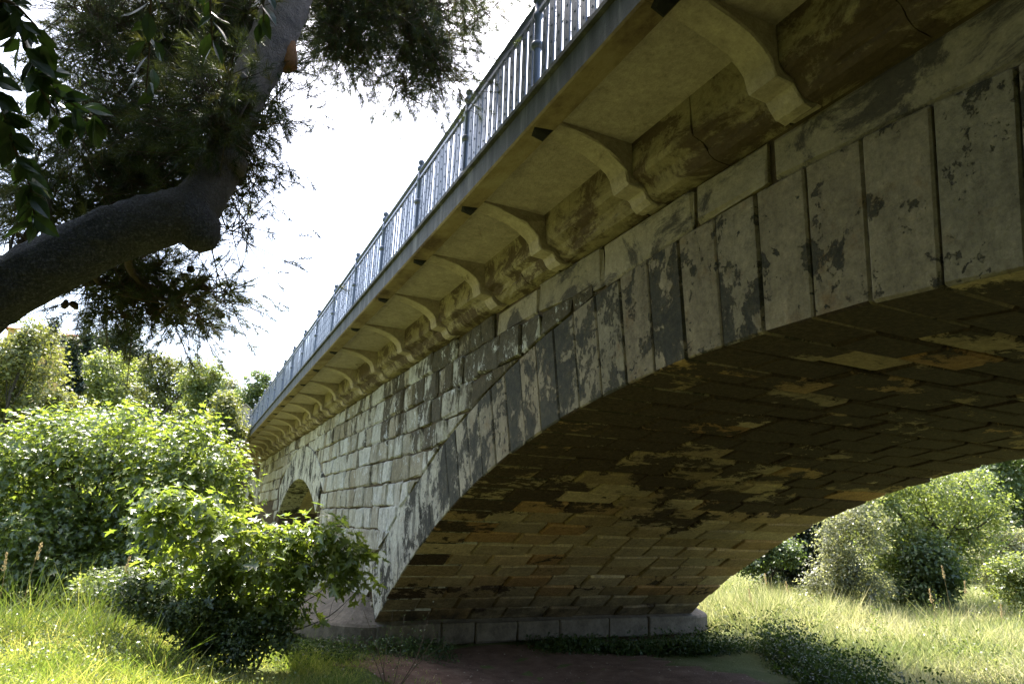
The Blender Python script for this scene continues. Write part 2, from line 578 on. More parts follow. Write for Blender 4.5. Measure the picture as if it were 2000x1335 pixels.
# the ground steps down to the bed of the small flood arches only behind the bushes; keep it one sheet
nx, ny = len(gx), len(gy)
idx = np.arange(nx*ny).reshape(ny, nx)
q = np.stack([idx[:-1, :-1], idx[:-1, 1:], idx[1:, 1:], idx[1:, :-1]], -1).reshape(-1, 4)
g = np_mesh('ground', np.stack([GX, GY, GZ], -1).reshape(-1, 3), q.ravel(), np.full(len(q), 4), mat_ground(), smooth=True)
tag(g, 'grassy soil sloping down to the bridge pier', 'ground', kind='structure')

# red earth path under the arch
cl = smooth_path([(3.4, -6), (5.6, 2), (6.6, 7), (6.5, 11.5), (6.6, 15.2)], 10)
VV, FF = [], []
for i, (x, y) in enumerate(cl):
    wl = 2.6+.35*math.sin(i*.9)+.2*math.sin(i*2.3) + (.6 if y > 11 else 0)
    wr = 3.6+.4*math.sin(i*.7+1)+.25*math.sin(i*2.9) + .9*float(ss(9, 1, y))
    for k in range(13):
        xx = x-wl+(wl+wr)*k/12
        VV.append((xx, y, float(H(xx, y))+.012))
for i in range(len(cl)-1):
    for k in range(12):
        a = i*13+k
        FF.append((a, a+1, a+14, a+13))
pth = mesh_obj('path', VV, FF, mat_path(), smooth=True)
tag(pth, 'bare reddish earth path passing under the main arch', 'path', kind='structure')

# ---------------------------------------------------------------- stone bridge
XN, XF = D, 13.02                      # near and far face
YC, ZCR, R = .95*D, CZ+.387*D, 4.7*D   # main arch: crown and radius
ZC = ZCR-R
THS = math.asin((3.72*D-YC)/R)         # springing angle
VT = 1.29                              # height of the arch stones
ZT = CZ+.80*D                          # underside of the cornice
ZDECK = CZ+1.0*D
Y0, Y1 = -12.0, 66.0
SMALL = [(29.6, 5.1), (51.0, 5.1)]     # flood arches: centre, half span
SZ, SR = CZ+.368*D, 1.36               # their crown and rise
SVT = 1.33
SRAD = (SMALL[0][1]**2+SR**2)/(2*SR)


def arc_z(y, rad):
    d = abs(y-YC)
    return ZC+math.sqrt(rad*rad-d*d) if d < rad else -99


def ext_z(y):                          # top of the main arch ring, -99 outside
    return arc_z(y, R+VT) if abs(y-YC) < (R+VT)*math.sin(THS) else -99


def small_int(y):
    for c, h in SMALL:
        if abs(y-c) < h:
            return SZ-SRAD+math.sqrt(SRAD**2-(y-c)**2)
    return -99


def small_ext(y):
    for c, h in SMALL:
        a = (SRAD+SVT)
        if abs(y-c) < a*math.sin(math.asin(h/SRAD)):
            return SZ-SRAD+math.sqrt(a*a-(y-c)**2)
    return -99


bridge = tag(empty('stone_bridge', (8.6, 17.0, 0.0)),
             'long weathered stone arch bridge with bracketed overhanging deck', 'bridge')

# core of the masonry behind the facing stones
ys = np.unique(np.round(np.concatenate([np.arange(Y0, Y1+.1, .5), [3.72*D, YC-(3.72*D-YC)]] +
                                       [[c-h, c+h, c] for c, h in SMALL]), 4))
VV, FF = [], []


def low(y):
    if abs(y-YC) < R*math.sin(THS)-1e-6: return arc_z(y, R)+.10
    s = small_int(y)
    return s+.10 if s > -50 else -1.0


rec = .05
for a, b in zip(ys[:-1], ys[1:]):
    za, zb = low(a+1e-4), low(b-1e-4)
    n = len(VV)
    zt = ZDECK-.12
    for x in (XN+rec, XF-rec):
        VV += [(x, a, za), (x, b, zb), (x, b, zt), (x, a, zt)]
    FF += [(n, n+3, n+2, n+1), (n+4, n+5, n+6, n+7), (n, n+1, n+5, n+4), (n+3, n+7, n+6, n+2),
           (n, n+4, n+7, n+3), (n+1, n+2, n+6, n+5)]
mesh_obj('core_masonry', VV, FF, M['mortar'], bridge)


def cbox(name, fmap, bev, mat, parent, jit=.0):
    """chamfered block: unit-cube coordinates through fmap; bev = chamfer per axis in unit coordinates"""
    bx, by, bz = bev
    V, F, id_ = [], [], {}
    for ax in range(3):
        for s in (0, 1):
            for i in (0, 1):
                for j in (0, 1):
                    p = [0, 0, 0]
                    o = [k for k in range(3) if k != ax]
                    p[ax] = s
                    p[o[0]] = i
                    p[o[1]] = j
                    c = (bx, by, bz)
                    v = [0, 0, 0]
                    v[ax] = float(s)
                    for k in o: v[k] = c[k] if p[k] == 0 else 1-c[k]
                    id_[(ax, p[0], p[1], p[2])] = len(V)
                    V.append(v)
    for ax in range(3):
        o = [k for k in range(3) if k != ax]
        for s in (0, 1):
            def g(i, j):
                p = [0, 0, 0]
                p[ax] = s
                p[o[0]] = i
                p[o[1]] = j
                return id_[(ax, *p)]
            f = (g(0, 0), g(1, 0), g(1, 1), g(0, 1))
            F.append(f if (s == 1) ^ (ax == 1) else f[::-1])
    for ax in range(3):                          # edges parallel to ax
        o = [k for k in range(3) if k != ax]
        for i in (0, 1):
            for j in (0, 1):
                def g(face, t):
                    p = [0, 0, 0]
                    p[ax] = t
                    p[o[0]] = i
                    p[o[1]] = j
                    return id_[(face, *p)]
                F.append((g(o[0], 0), g(o[0], 1), g(o[1], 1), g(o[1], 0)))
    for i in (0, 1):
        for j in (0, 1):
            for k in (0, 1):
                F.append(tuple(id_[(ax, i, j, k)] for ax in range(3)))
    W = []
    for v in V:
        w = np.array(fmap(*v), float)
        if jit: w = w+rng.normal(size=3)*jit
        W.append(w)
    o = mesh_obj(name, W, F, mat, parent)
    bm = bmesh.new()
    bm.from_mesh(o.data)
    bmesh.ops.recalc_face_normals(bm, faces=bm.faces)
    bm.to_mesh(o.data)
    bm.free()
    return o


# vault and face ring of the main arch
NC = 25
DTH = THS/NC
ring_depth = []
for k in range(-8, NC):
    dep = (.78 if k % 2 else 1.18)+random.uniform(-.06, .06)
    t0, t1 = k*DTH, (k+1)*DTH
    g0 = .007/R
    pr = random.uniform(0, .012)

    def fm(u, v, w, t0=t0, t1=t1, dep=dep, pr=pr):
        th = t0+g0+(t1-t0-2*g0)*v
        rad = R+VT*w+(0 if w > .5 else random.uniform(-.004, .004))
        return XN-pr+dep*u, YC+rad*math.sin(th), ZC+rad*math.cos(th)
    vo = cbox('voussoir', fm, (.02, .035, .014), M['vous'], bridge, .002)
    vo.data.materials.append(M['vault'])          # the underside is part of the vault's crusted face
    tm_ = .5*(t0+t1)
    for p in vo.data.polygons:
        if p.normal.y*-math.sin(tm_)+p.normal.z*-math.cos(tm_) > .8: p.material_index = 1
    if k < -6: continue
    x = XN+dep
    while x < XF-.02:
        L = random.uniform(.78, 1.25)
        if XF-x-L < .55: L = XF-x
        off = random.uniform(-.02, .02)

        def fm2(u, v, w, x=x, L=L, t0=t0, t1=t1, off=off):
            th = t0+g0*1.8+(t1-t0-3.6*g0)*v
            rad = R+off+.34*w
            return x+.012+(L-.024)*u, YC+rad*math.sin(th), ZC+rad*math.cos(th)
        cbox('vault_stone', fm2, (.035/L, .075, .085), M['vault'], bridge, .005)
        x += L
# the part of the vault behind the view, one shell
VV, FF = [], []
n = 26
for i in range(n+1):
    th = -THS+(THS-6*DTH)*i/n
    for x in (XN+.3, XF): VV.append((x, YC+(R+.02)*math.sin(th), ZC+(R+.02)*math.cos(th)))
for i in range(n): FF.append((2*i, 2*i+1, 2*i+3, 2*i+2))
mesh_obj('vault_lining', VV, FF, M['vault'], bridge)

# flood arches
for c, h in SMALL:
    th0 = math.asin(h/SRAD)
    ns = 15
    for k in range(ns):
        t0, t1 = -th0+2*th0*k/ns, -th0+2*th0*(k+1)/ns

        def fm3(u, v, w, t0=t0, t1=t1, c=c):
            th = t0+(t1-t0)*(.01+.98*v)
            rad = SRAD+SVT*w
            return XN-.01+.9*u, c+rad*math.sin(th), SZ-SRAD+rad*math.cos(th)
        cbox('voussoir', fm3, (.02, .012, .01), M['vous'], bridge, .003)
    VV, FF = [], []
    for i in range(17):
        th = -th0+2*th0*i/16
        for x in (XN+.85, XF): VV.append((x, c+(SRAD+.02)*math.sin(th), SZ-SRAD+(SRAD+.02)*math.cos(th)))
    for i in range(16): FF.append((2*i, 2*i+1, 2*i+3, 2*i+2))
    mesh_obj('flood_arch_lining', VV, FF, M['vault'], bridge)

# facing stones of the spandrels and pier
rows = [ZT, CZ+.697*D, CZ+.569*D, CZ+.445*D, CZ+.328*D, CZ+.2*D, CZ+.076*D, CZ-.05*D, CZ-.175*D, CZ-.30*D, CZ-.425*D, CZ-.55*D, CZ-.67*D]
nst = 0
for ri, (zt, zb) in enumerate(zip(rows[:-1], rows[1:])):
    y = -3.0-random.random()
    while y < 46:
        if ri == 0 and y < 9: w = random.uniform(.9, 2.3)
        elif y < 26: w = random.uniform(.42, 1.0)
        else: w = random.uniform(.9, 1.7)
        a, b = y, y+w
        y += w
        if b < 26 and ri > 0 and a < 5: continue
        ea, eb = max(ext_z(a), small_ext(a))+.012, max(ext_z(b), small_ext(b))+.012
        za = ea if ea > zb-.16 else zb
        zb2 = eb if eb > zb-.16 else zb
        # the opening of a flood arch and the main arch cut the course
        mid = .5*(a+b)
        inside = any(abs(a-c) < h+.2 or abs(b-c) < h+.2 or a < c-h < b for c, h in SMALL)
        if inside and min(za, zb2) <= zb+.001 and zb < SZ: continue
        if b < 3.72*D+.75 and za <= zb+.001 and zb < 1.2 and mid < 3.72*D+.6: continue
        if max(zt-za, zt-zb2) < .17: continue
        za, zb2 = min(za, zt-.03), min(zb2, zt-.03)
        if ri > 4 and a > 36: continue
        pr = random.uniform(-.025, .035)
        gp = .009+random.random()*.014
        jj = random.uniform(-.04, .04)

        def fm4(u, v, w_, a=a, b=b, za=za, zb2=zb2, zt=zt, pr=pr, gp=gp, jj=jj):
            yy = a+gp+(b-a-2*gp)*v
            bot = za+(zb2-za)*v+gp*.8
            return XN-pr+.4*u, yy+jj*(w_-.5), bot+(zt-gp*.8-bot)*w_
        cbox('wall_stone', fm4, (.09, .05/max(w, .3), .075), M['course' if (ri == 0 and y < 10) else 'wall'], bridge, .013)
        nst += 1

# pier ledge with rounded cutwaters
def stadium(ax, ay, y_c, x0, x1, z, n=14):
    out = []
    for i in range(n+1):
        a = math.pi/2+math.pi*i/n
        out.append((x0+ax*math.cos(a), y_c+ay*math.sin(a), z))
    for i in range(n+1):
        a = -math.pi/2+math.pi*i/n
        out.append((x1+ax*math.cos(a), y_c+ay*math.sin(a), z))
    return out


def loft(rings):
    n = len(rings[0])
    V = [p for r_ in rings for p in r_]
    F = [(i*n+j, i*n+(j+1) % n, (i+1)*n+(j+1) % n, (i+1)*n+j) for i in range(len(rings)-1) for j in range(n)]
    F += [tuple(range(n))[::-1], tuple((len(rings)-1)*n+j for j in range(n))]
    return V, F


PYC = 18.25
b = MB()
b.add(*loft([stadium(1.25, 2.55, PYC, XN, XF, -.6), stadium(1.25, 2.55, PYC, XN, XF, .14)]))
b.build('pier_base', M['pier'], bridge)
b = MB()
b.add(*loft([stadium(1.44, 2.76, PYC, XN, XF, .13), stadium(1.46, 2.79, PYC, XN, XF, .17), stadium(1.46, 2.79, PYC, XN, XF, .50),
             stadium(1.40, 2.74, PYC, XN, XF, .55), stadium(.25, 2.2, PYC+.35, XN, XF, 1.02)]))
b.build('pier_ledge', M['pier'], bridge)
x = XN
while x < XF-.1:                       # coping blocks of the ledge, under the main arch
    L = random.uniform(.75, 1.5)
    if XF-x-L < .6: L = XF-x
    y0 = PYC-2.86+random.uniform(-.02, .012)

    def fm5(u, v, w, x=x, L=L, y0=y0):
        return x+.008+(L-.016)*u, y0+.55*v, .115+.44*w
    cbox('ledge_block', fm5, (.03/L, .05, .07), M['pier'], bridge, .008)
    x += L

# cornice, brackets, deck
ybr = [.815, 1.29, 1.76, 2.24, 2.74, 3.27, 3.82, 4.37, 4.92, 5.46]
while ybr[-1]*D < 62: ybr.append(ybr[-1]+.535)
ybr = [.815-.48*3, .815-.48*2, .815-.48]+ybr
YB = [v*D for v in ybr]
BW = .148
ZS = CZ+.948*D                 # soffit of the deck
prof_b = [(-1.30, ZS+.02), (-1.30, ZS-.03), (-1.10, ZS-.05), (-.86, ZS-.10), (-.68, ZS-.17), (-.545, ZS-.26), (-.49, ZS-.33),
          (-.462, CZ+.842*D), (-.44, CZ+.832*D), (-.262, CZ+.828*D), (-.235, CZ+.818*D), (-.21, CZ+.808*D), (-.15, CZ+.797*D),
          (-.06, CZ+.795*D), (.0, CZ+.805*D), (.06, CZ+.805*D), (.06, ZS+.02)]
for yb in YB:
    mb = MB()
    mb.extrude([(XN+x, z) for x, z in prof_b], yb-BW, yb+BW)
    o = mb.build('bracket', M['bracket'], bridge)
    bm = bmesh.new()
    bm.from_mesh(o.data)
    bmesh.ops.recalc_face_normals(bm, faces=bm.faces)
    bmesh.ops.bevel(bm, geom=[e for e in bm.edges if abs(e.verts[0].co.y-e.verts[1].co.y) < 1e-4 and not all(abs(v.co.z-ZS-.02) < .01 for v in e.verts)],
                    offset=.012, segments=1, affect='EDGES')
    for v in bm.verts: v.co += Vector(rng.normal(size=3)*.004)
    bm.to_mesh(o.data)
    bm.free()
prof_c = [(.06, ZS+.01), (-.41, ZS+.01), (-.415, CZ+.862*D), (-.39, CZ+.848*D), (-.33, CZ+.843*D), (-.27, CZ+.838*D), (-.235, CZ+.826*D),
          (-.22, CZ+.822*D), (-.205, CZ+.815*D), (-.16, CZ+.806*D), (-.10, CZ+.803*D), (-.03, CZ+.803*D), (.06, CZ+.803*D)]
for i, (a, c) in enumerate(zip(YB[:-1], YB[1:])):
    a2, c2 = a+BW+.006, c-BW-.006
    nseg = 2
    cut = [a2, a2+(c2-a2)*random.uniform(.38, .62), c2]
    for s in range(2):
        y0, y1 = cut[s]+.004, cut[s+1]-.004
        m = 7
        Vc, Fc = [], []
        n = len(prof_c)
        wear = random.uniform(.2, 1)
        for j in range(m):
            yy = y0+(y1-y0)*j/(m-1)
            for kk, (x, z) in enumerate(prof_c):
                er = 0 if kk in (0, 1, n-1) else abs(random.gauss(0, .012))*wear+.03*wear*max(0, math.sin(yy*3.1+i))
                Vc.append((XN+x+er*(1 if x < -.05 else 0), yy, z+er*.6*(1 if kk > 1 and kk < n-1 else 0)))
        for j in range(m-1):
            for kk in range(n): Fc.append((j*n+kk, j*n+(kk+1) % n, (j+1)*n+(kk+1) % n, (j+1)*n+kk))
        Fc += [tuple(range(n)), tuple((m-1)*n+kk for kk in range(n))[::-1]]
        mesh_obj('cornice_stone', Vc, Fc, M['cornice'], bridge)
    mb = MB()
    mb.box((XN-1.325, a+.004, ZS), (XN+.05, c-.004, ZS+.055))
    mb.build('soffit_panel', M['soffit'], bridge)
XO = .616*D
for i, (a, c) in enumerate(zip(YB[:-1], YB[1:])):
    mb = MB()
    mb.extrude([(XO, CZ+.92*D), (XO+.02, CZ+.916*D), (XO+.26, CZ+.918*D), (XO+.265, ZS+.06), (XO+.265, ZDECK-.05), (XO+.03, ZDECK-.05), (XO, ZDECK-.06)], a, c-.003)
    o = mb.build('deck_edge', M['concrete'], bridge)
    o.data.materials.append(M['strip'])
    for p in o.data.polygons:
        if p.normal.z < -.5 or abs(p.normal.z) > .9 and p.center.z < CZ+.93*D: p.material_index = 1
    mb = MB()
    mb.box((XO-.045, a+.002, ZDECK-.05), (XO+.30, c-.002, ZDECK))
    mb.build('coping', M['concrete'], bridge)
    yd = a-.02
    zz = CZ+.9165*D
    mb = MB()
    mb.add([(XO+.05, yd-.10, zz), (XO+.25, yd-.13, zz), (XO+.25, yd+.10, zz), (XO+.10, yd+.06, zz),
            (XO+.10, yd-.05, zz-.018), (XO+.22, yd-.07, zz-.03), (XO+.22, yd+.05, zz-.03), (XO+.13, yd+.03, zz-.02)],
           [(4, 5, 6, 7), (0, 1, 5, 4), (1, 2, 6, 5), (2, 3, 7, 6), (3, 0, 4, 7)])
    mb.build('drain_hole_wedge', M['drain'], bridge)  # raised black wedge; its colour stands for the shade inside a drain hole
mb = MB()
mb.box((XO+.28, Y0, ZDECK-.11), (XF+1.45, Y1, ZDECK-.02))
mb.build('deck_slab', M['concrete'], bridge)
mb = MB()
mb.box((XF-.04, Y0, ZT), (XF+.4, Y1, ZS))
mb.box((XF-.02, Y0, ZS+.002), (XF+1.6, Y1, ZDECK-.12))
mb.build('far_cornice', M['cornice'], bridge)

# ---------------------------------------------------------------- iron railing
rail = tag(empty('iron_railing', (XO+.06, 20, ZDECK)), 'blue grey iron railing with ball topped posts along the bridge deck', 'railing')
XR = XO+.055
ZR = CZ+1.272*D
mb = MB()
mb.tube([(XR, Y0+8, ZR-.03), (XR, 61, ZR-.03)], .034, 8)
mb.build('handrail', M['iron'], rail, True)
mb = MB()
mb.box((XR-.022, Y0+8, ZR-.165), (XR+.022, 61, ZR-.125))
mb.build('upper_rail', M['iron'], rail)
mb = MB()
mb.box((XR-.025, Y0+8, ZDECK+.03), (XR+.025, 61, ZDECK+.055))
mb.build('lower_rail', M['iron'], rail)


def lathe(prof, sides=12):
    V, F = [], []
    for r_, z in prof:
        for j in range(sides):
            a = 2*math.pi*j/sides
            V.append((r_*math.cos(a), r_*math.sin(a), z))
    n = len(prof)
    for i in range(n-1):
        for j in range(sides): F.append((i*sides+j, i*sides+(j+1) % sides, (i+1)*sides+(j+1) % sides, (i+1)*sides+j))
    F += [tuple(range(sides))[::-1], tuple((n-1)*sides+j for j in range(sides))]
    return V, F


hz = ZR-ZDECK
def lathe_mesh(name, prof):
    m = bpy.data.meshes.new(name)
    V, F = lathe(prof)
    m.from_pydata(V, [], F)
    for p in m.polygons: p.use_smooth = True
    m.materials.append(M['iron'])
    return m


shaft_m = lathe_mesh('post', [(.036, .1), (.038, .13), (.038, hz*.5), (.037, hz*.56), (.036, hz-.22), (.05, hz-.2), (.055, hz-.17), (.04, hz-.14), (.036, hz-.02)])
base_m = lathe_mesh('post_base', [(.075, 0), (.075, .03), (.05, .05), (.062, .075), (.05, .1), (.04, .112)])
ring_m = lathe_mesh('collar', [(.0385, hz*.48), (.046, hz*.485), (.066, hz*.5), (.07, hz*.52), (.066, hz*.54), (.046, hz*.555), (.0385, hz*.56)])
ball_m = lathe_mesh('finial', [(.036, hz-.02), (.055, hz), (.06, hz+.03), (.05, hz+.06), (.028, hz+.075), (.028, hz+.09), (.04, hz+.105), (.05, hz+.135), (.042, hz+.165), (.02, hz+.185)])
YPOST = [y-.13 for y in YB if y > -4]
for y in YPOST:
    o = bpy.data.objects.new('post', shaft_m)
    o.location = (XR, y, ZDECK)
    link(o, rail)
    for m in (base_m, ring_m, ball_m):
        c = bpy.data.objects.new(m.name.split('.')[0], m)
        col.objects.link(c)
        c.parent = o
# baluster: riveted flat strap with round feet that curl towards the next one
mb = MB()
hb = hz-.17
mb.box((-.008, -.05, .11), (.008, .05, hb-.04))
mb.extrude([(-.01, 0), (.01, 0), (.01, .10), (-.01, .10)], -.012, .012)
for s in (-1, 1):
    pts = [(0, s*.02, .14), (0, s*.032, .09), (0, s*.055, .06), (0, s*.078, .05)]
    mb.tube(pts, [.011, .011, .01, .009], 5)
    pts = [(0, s*.02, hb-.07), (0, s*.032, hb-.04), (0, s*.055, hb-.012), (0, s*.078, hb-.004)]
    mb.tube(pts, [.011, .011, .01, .009], 5)
for zz in (.2, .38, .56, .74):
    mb.box((-.015, -.009, zz*hb/.9), (-.0085, .009, zz*hb/.9+.018))
bmsh = bpy.data.meshes.new('baluster')
bmsh.from_pydata(mb.v, [], mb.f)
bmsh.materials.append(M['iron'])
for a, c in zip(YPOST[:-1], YPOST[1:]):
    nb = 12
    for k in range(nb):
        o = bpy.data.objects.new('baluster', bmsh)
        o.location = (XR, a+(c-a)*(k+1)/(nb+1), ZDECK+.005)
        o.rotation_euler = (random.gauss(0, .006), random.gauss(0, .006), random.gauss(0, .05))
        link(o, rail)


# ---------------------------------------------------------------- foliage builders
LEAF4 = ([(0, 0, 0), (.32, .45, .06), (0, 1, 0), (-.32, .45, .06)], [(0, 1, 2, 3)])
FIGV = [(0, 0, 0), (.12, .10, .02), (.40, .08, .06), (.17, .30, .03), (.50, .58, .06), (.15, .50, .02), (.15, .74, .02), (0, 1.0, -.08),
        (-.15, .74, .02), (-.15, .50, .02), (-.50, .58, .06), (-.17, .30, .03), (-.40, .08, .06), (-.12, .10, .02), (0, .42, -.04)]
FIGF = [(14, i, i+1) for i in range(0, 13)]+[(14, 13, 0)]
BLADE = ([(-.5, 0, 0), (.5, 0, 0), (.38, .5, .10), (-.38, .5, .10), (0, 1, .36)], [(0, 1, 2, 3), (3, 2, 4)])


def rdir(n):
    return norm(rng.normal(size=(n, 3)))


def crown(name, mat, parent, blobs, n, size, clump=.35, per=45, tmpl=LEAF4, up=.7, hang=.0, shell=.5, cull=True):
    """leaves in clumps through the volume of ellipsoid blobs [(centre, radii)]"""
    vol = np.array([np.prod(r_)**.67 for _, r_ in blobs])
    ks = rng.choice(len(blobs), max(3, n//per), p=vol/vol.sum())
    cc = np.array([b_[0] for b_ in blobs])[ks]
    rr = np.array([np.broadcast_to(b_[1], (3,)) for b_ in blobs])[ks]
    d = rdir(len(ks))
    cen = cc+rr*d*(shell+(1-shell)*rng.random((len(ks), 1))**.6)
    pick = rng.integers(0, len(ks), n)
    csz = clump*(.6+.8*rng.random(len(ks)))
    pos = cen[pick]+np.clip(rng.normal(size=(n, 3)), -2, 2)*csz[pick][:, None]*np.array([1, 1, .75])*.6
    out = norm(pos-cc[pick])
    if cull:
        k = inview(pos, 260)
        pos, out, pick = pos[k], out[k], pick[k]
    n = len(pos)
    nrm = norm(out*.6+rdir(n)*.75+np.array([0, 0, up]))
    yd = norm(rdir(n)+out*.7+np.array([0, 0, -hang]))
    yd = norm(yd-nrm*(yd*nrm).sum(1, keepdims=True))
    tone = np.clip(rng.random(len(ks))[pick]*.6+rng.random(n)*.4, 0, 1)
    return scatter(name, tmpl[0], tmpl[1], pos, yd, nrm, size*(.45+.95*rng.random(n)), mat, parent, tone)


def limbs(base, blobs, r0, mat, parent, name='trunk', nb=None, lean=None):
    mb = MB()
    base = np.asarray(base, float)
    top = np.mean([np.asarray(b_[0]) for b_ in blobs], axis=0)
    fork = base+(top-base)*.45
    if lean is not None: fork = fork+np.asarray(lean)
    tr = smooth_path([base-np.array([0, 0, .3]), base+(fork-base)*.5+rng.normal(size=3)*r0*.6, fork], 5)
    mb.tube(tr, np.linspace(r0*1.25, r0*.8, len(tr)), 8, .04)
    for c, rad in blobs[:(nb or 9)]:
        c = np.asarray(c, float)
        rad = np.broadcast_to(rad, (3,))
        mid = fork*.5+c*.5+rng.normal(size=3)*.12*np.linalg.norm(c-fork)
        p = smooth_path([fork, mid, c], 4)
        mb.tube(p, np.linspace(r0*.6, r0*.18, len(p)), 6, .03)
        for _ in range(4):
            e = c+rdir(1)[0]*rad*.85
            s = p[rng.integers(3, len(p))]
            qq = smooth_path([s, (s+e)/2+rng.normal(size=3)*.1*np.linalg.norm(e-s), e], 3)
            mb.tube(qq, np.linspace(r0*.2, r0*.05, len(qq)), 5)
    return mb.build(name, mat, parent, True)


def ptree(name, label, cat, spec, dep, n, size, mat, bark=None, clump=.5, base_px=None, r0=.14, up=.6, per=45, group=None, tmpl=LEAF4, shell=.5, hang=0):
    """spec: ellipses of the photograph (px, py, rx, ry) at the depth of the place where the tree stands"""
    k = dep/FPX
    blobs = []
    for s in spec:
        c = P(s[0], s[1], dep+(s[4] if len(s) > 4 else 0))
        blobs.append((c, np.array([s[2]*k, s[2]*k*.9, s[3]*k])))
    lowest = min(blobs, key=lambda b_: b_[0][2]-b_[1][2])
    cx_ = np.mean([b_[0][0] for b_ in blobs]) if base_px is None else P(base_px, 1000, dep)[0]
    cy_ = np.mean([b_[0][1] for b_ in blobs]) if base_px is None else P(base_px, 1000, dep)[1]
    base = (cx_, cy_, float(H(cx_, cy_)))
    t = tag(empty(name, base), label, cat, group)
    limbs(base, blobs, r0, bark or M['bark'], t)
    sub_ = []
    for c, rad in blobs:
        for _ in range(7):
            d = rdir(1)[0]
            sub_.append((c+d*rad*rng.uniform(.4, 1.12), rad*rng.uniform(.18, .45)))
    crown('crown', mat, t, blobs+sub_, n, size, clump*.8, per, tmpl, up, hang, shell*.8)
    return t


# trees and bushes on the hillside behind the fig
GH = 'trees on the hillside'
ptree('broadleaf_tree', 'large olive green broadleaf tree standing behind the fig at the hillside foot', 'tree',
      [(-20, 720, 85, 75), (60, 700, 62, 58), (80, 785, 58, 60), (10, 820, 85, 60), (70, 660, 35, 30)], 30, 26000, .15, M['olive'], clump=.5, group=GH)
ptree('round_tree', 'rounded light green tree beside the dark cypress', 'tree',
      [(205, 735, 58, 48), (165, 775, 45, 40), (245, 775, 48, 42)], 42, 15000, .17, M['lime'], clump=.5, group=GH)
ptree('cypress_tree', 'narrow nearly black cypress in front of the ochre house', 'tree',
      [(142, 680, 8, 24), (140, 715, 13, 32), (138, 755, 17, 40)], 39, 9000, .15, M['dark'], clump=.22, group=GH, shell=.2)
ptree('fir_tree', 'pointed dark conifer with tiered branches beside the ochre house', 'tree',
      [(173, 636, 6, 16), (172, 660, 13, 16), (171, 685, 20, 18), (170, 712, 26, 18)], 68, 8000, .24, M['dark'], clump=.4, group=GH, shell=.3)
ptree('broad_pine', 'broad dark pine with clumped crown on the hilltop', 'tree',
      [(205, 665, 18, 20), (235, 655, 26, 20), (222, 690, 30, 22), (265, 690, 26, 24), (272, 720, 24, 24), (245, 730, 30, 20)], 64, 12000, .26, M['dark'], clump=.6, group=GH)
ptree('leaning_tree', 'feathery yellow green tree leaning between the pine and the bridge', 'tree',
      [(320, 735, 42, 48), (290, 780, 40, 45), (350, 770, 42, 55), (310, 830, 50, 40)], 40, 17000, .16, M['olive'], clump=.5, group=GH)
ptree('poplar_tree', 'tall thin poplar with visible dark trunk close to the bridge end', 'tree',
      [(395, 730, 30, 42), (375, 775, 36, 45), (420, 770, 30, 50), (400, 830, 45, 40)], 37, 15000, .15, M['lime'], clump=.45, group=GH)
ptree('yellow_shrub', 'yellowish shrub in front of the bridge end', 'shrub',
      [(440, 800, 26, 32), (455, 840, 30, 30), (425, 850, 30, 30)], 34, 8000, .14, M['olive'], clump=.4, group=GH)
ptree('dense_tree', 'dense rounded dark green tree rising behind the bridge end', 'tree',
      [(515, 755, 38, 36), (490, 780, 30, 30), (545, 770, 34, 36), (505, 810, 42, 30)], 74, 15000, .26, M['mid'], clump=.6, group=GH)
ptree('pale_tree', 'pale distant tree between the poplar and the dense dark tree', 'tree',
      [(452, 762, 20, 26), (440, 790, 20, 24), (470, 780, 16, 22)], 86, 7000, .26, M['silver'], clump=.6, group=GH)
ptree('young_pine', 'small dark tree with loose crown above the olive green tree', 'tree',
      [(98, 640, 16, 22), (92, 665, 20, 18), (112, 660, 12, 16)], 58, 5000, .2, M['dark'], clump=.4, group=GH)
ptree('hill_bush', 'low dark bush filling the gap under the light green tree', 'bush',
      [(190, 840, 60, 40), (270, 840, 50, 40), (120, 850, 50, 40), (350, 870, 60, 40)], 36, 14000, .17, M['mid'], clump=.5, group=GH)

# trees seen through the arch
GA = 'trees beyond the arch'
ptree('willow_tree', 'tall light green tree standing in the middle of the arch opening', 'tree',
      [(1690, 960, 60, 50), (1900, 960, 60, 60), (1910, 1040, 50, 50), (1770, 985, 80, 60), (1720, 1040, 70, 60), (1850, 1010, 70, 60), (1790, 1080, 95, 70), (1730, 1120, 60, 50), (1870, 1080, 60, 60), (1780, 920, 90, 60)], 25, 30000, .115, M['lime'], clump=.45, r0=.16, group=GA)
ptree('grey_bush', 'grey green bush with fine leaves in front of the tall light green tree', 'bush',
      [(1660, 1050, 58, 64), (1635, 1110, 52, 62), (1685, 1130, 58, 52), (1610, 1150, 44, 38), (1690, 1000, 44, 40)], 22.5, 17000, .095, M['silver'], clump=.4, r0=.04, group=GA)
ptree('oak_tree', 'dark shaded oak at the edge of the arch', 'tree',
      [(1560, 1050, 55, 60), (1520, 1100, 50, 50), (1590, 1110, 40, 50), (1620, 1010, 70, 50), (1545, 1150, 60, 30)], 29, 17000, .17, M['dark'], clump=.5, r0=.2, group=GA)
ptree('ivy_tree', 'tree trunk wrapped in dense dark ivy below the light green crown', 'ivy',
      [(1815, 1080, 42, 42), (1800, 1130, 50, 50), (1835, 1120, 40, 55), (1790, 1165, 45, 35)], 23.5, 16000, .13, M['mid'], clump=.35, r0=.2, group=GA)
ptree('tall_dark_tree', 'tall dark green tree high behind the grey green bushes', 'tree',
      [(1960, 930, 75, 70), (2040, 960, 80, 90), (1930, 1000, 50, 50), (1990, 860, 100, 70)], 33, 22000, .19, M['mid'], clump=.55, r0=.2, group=GA)
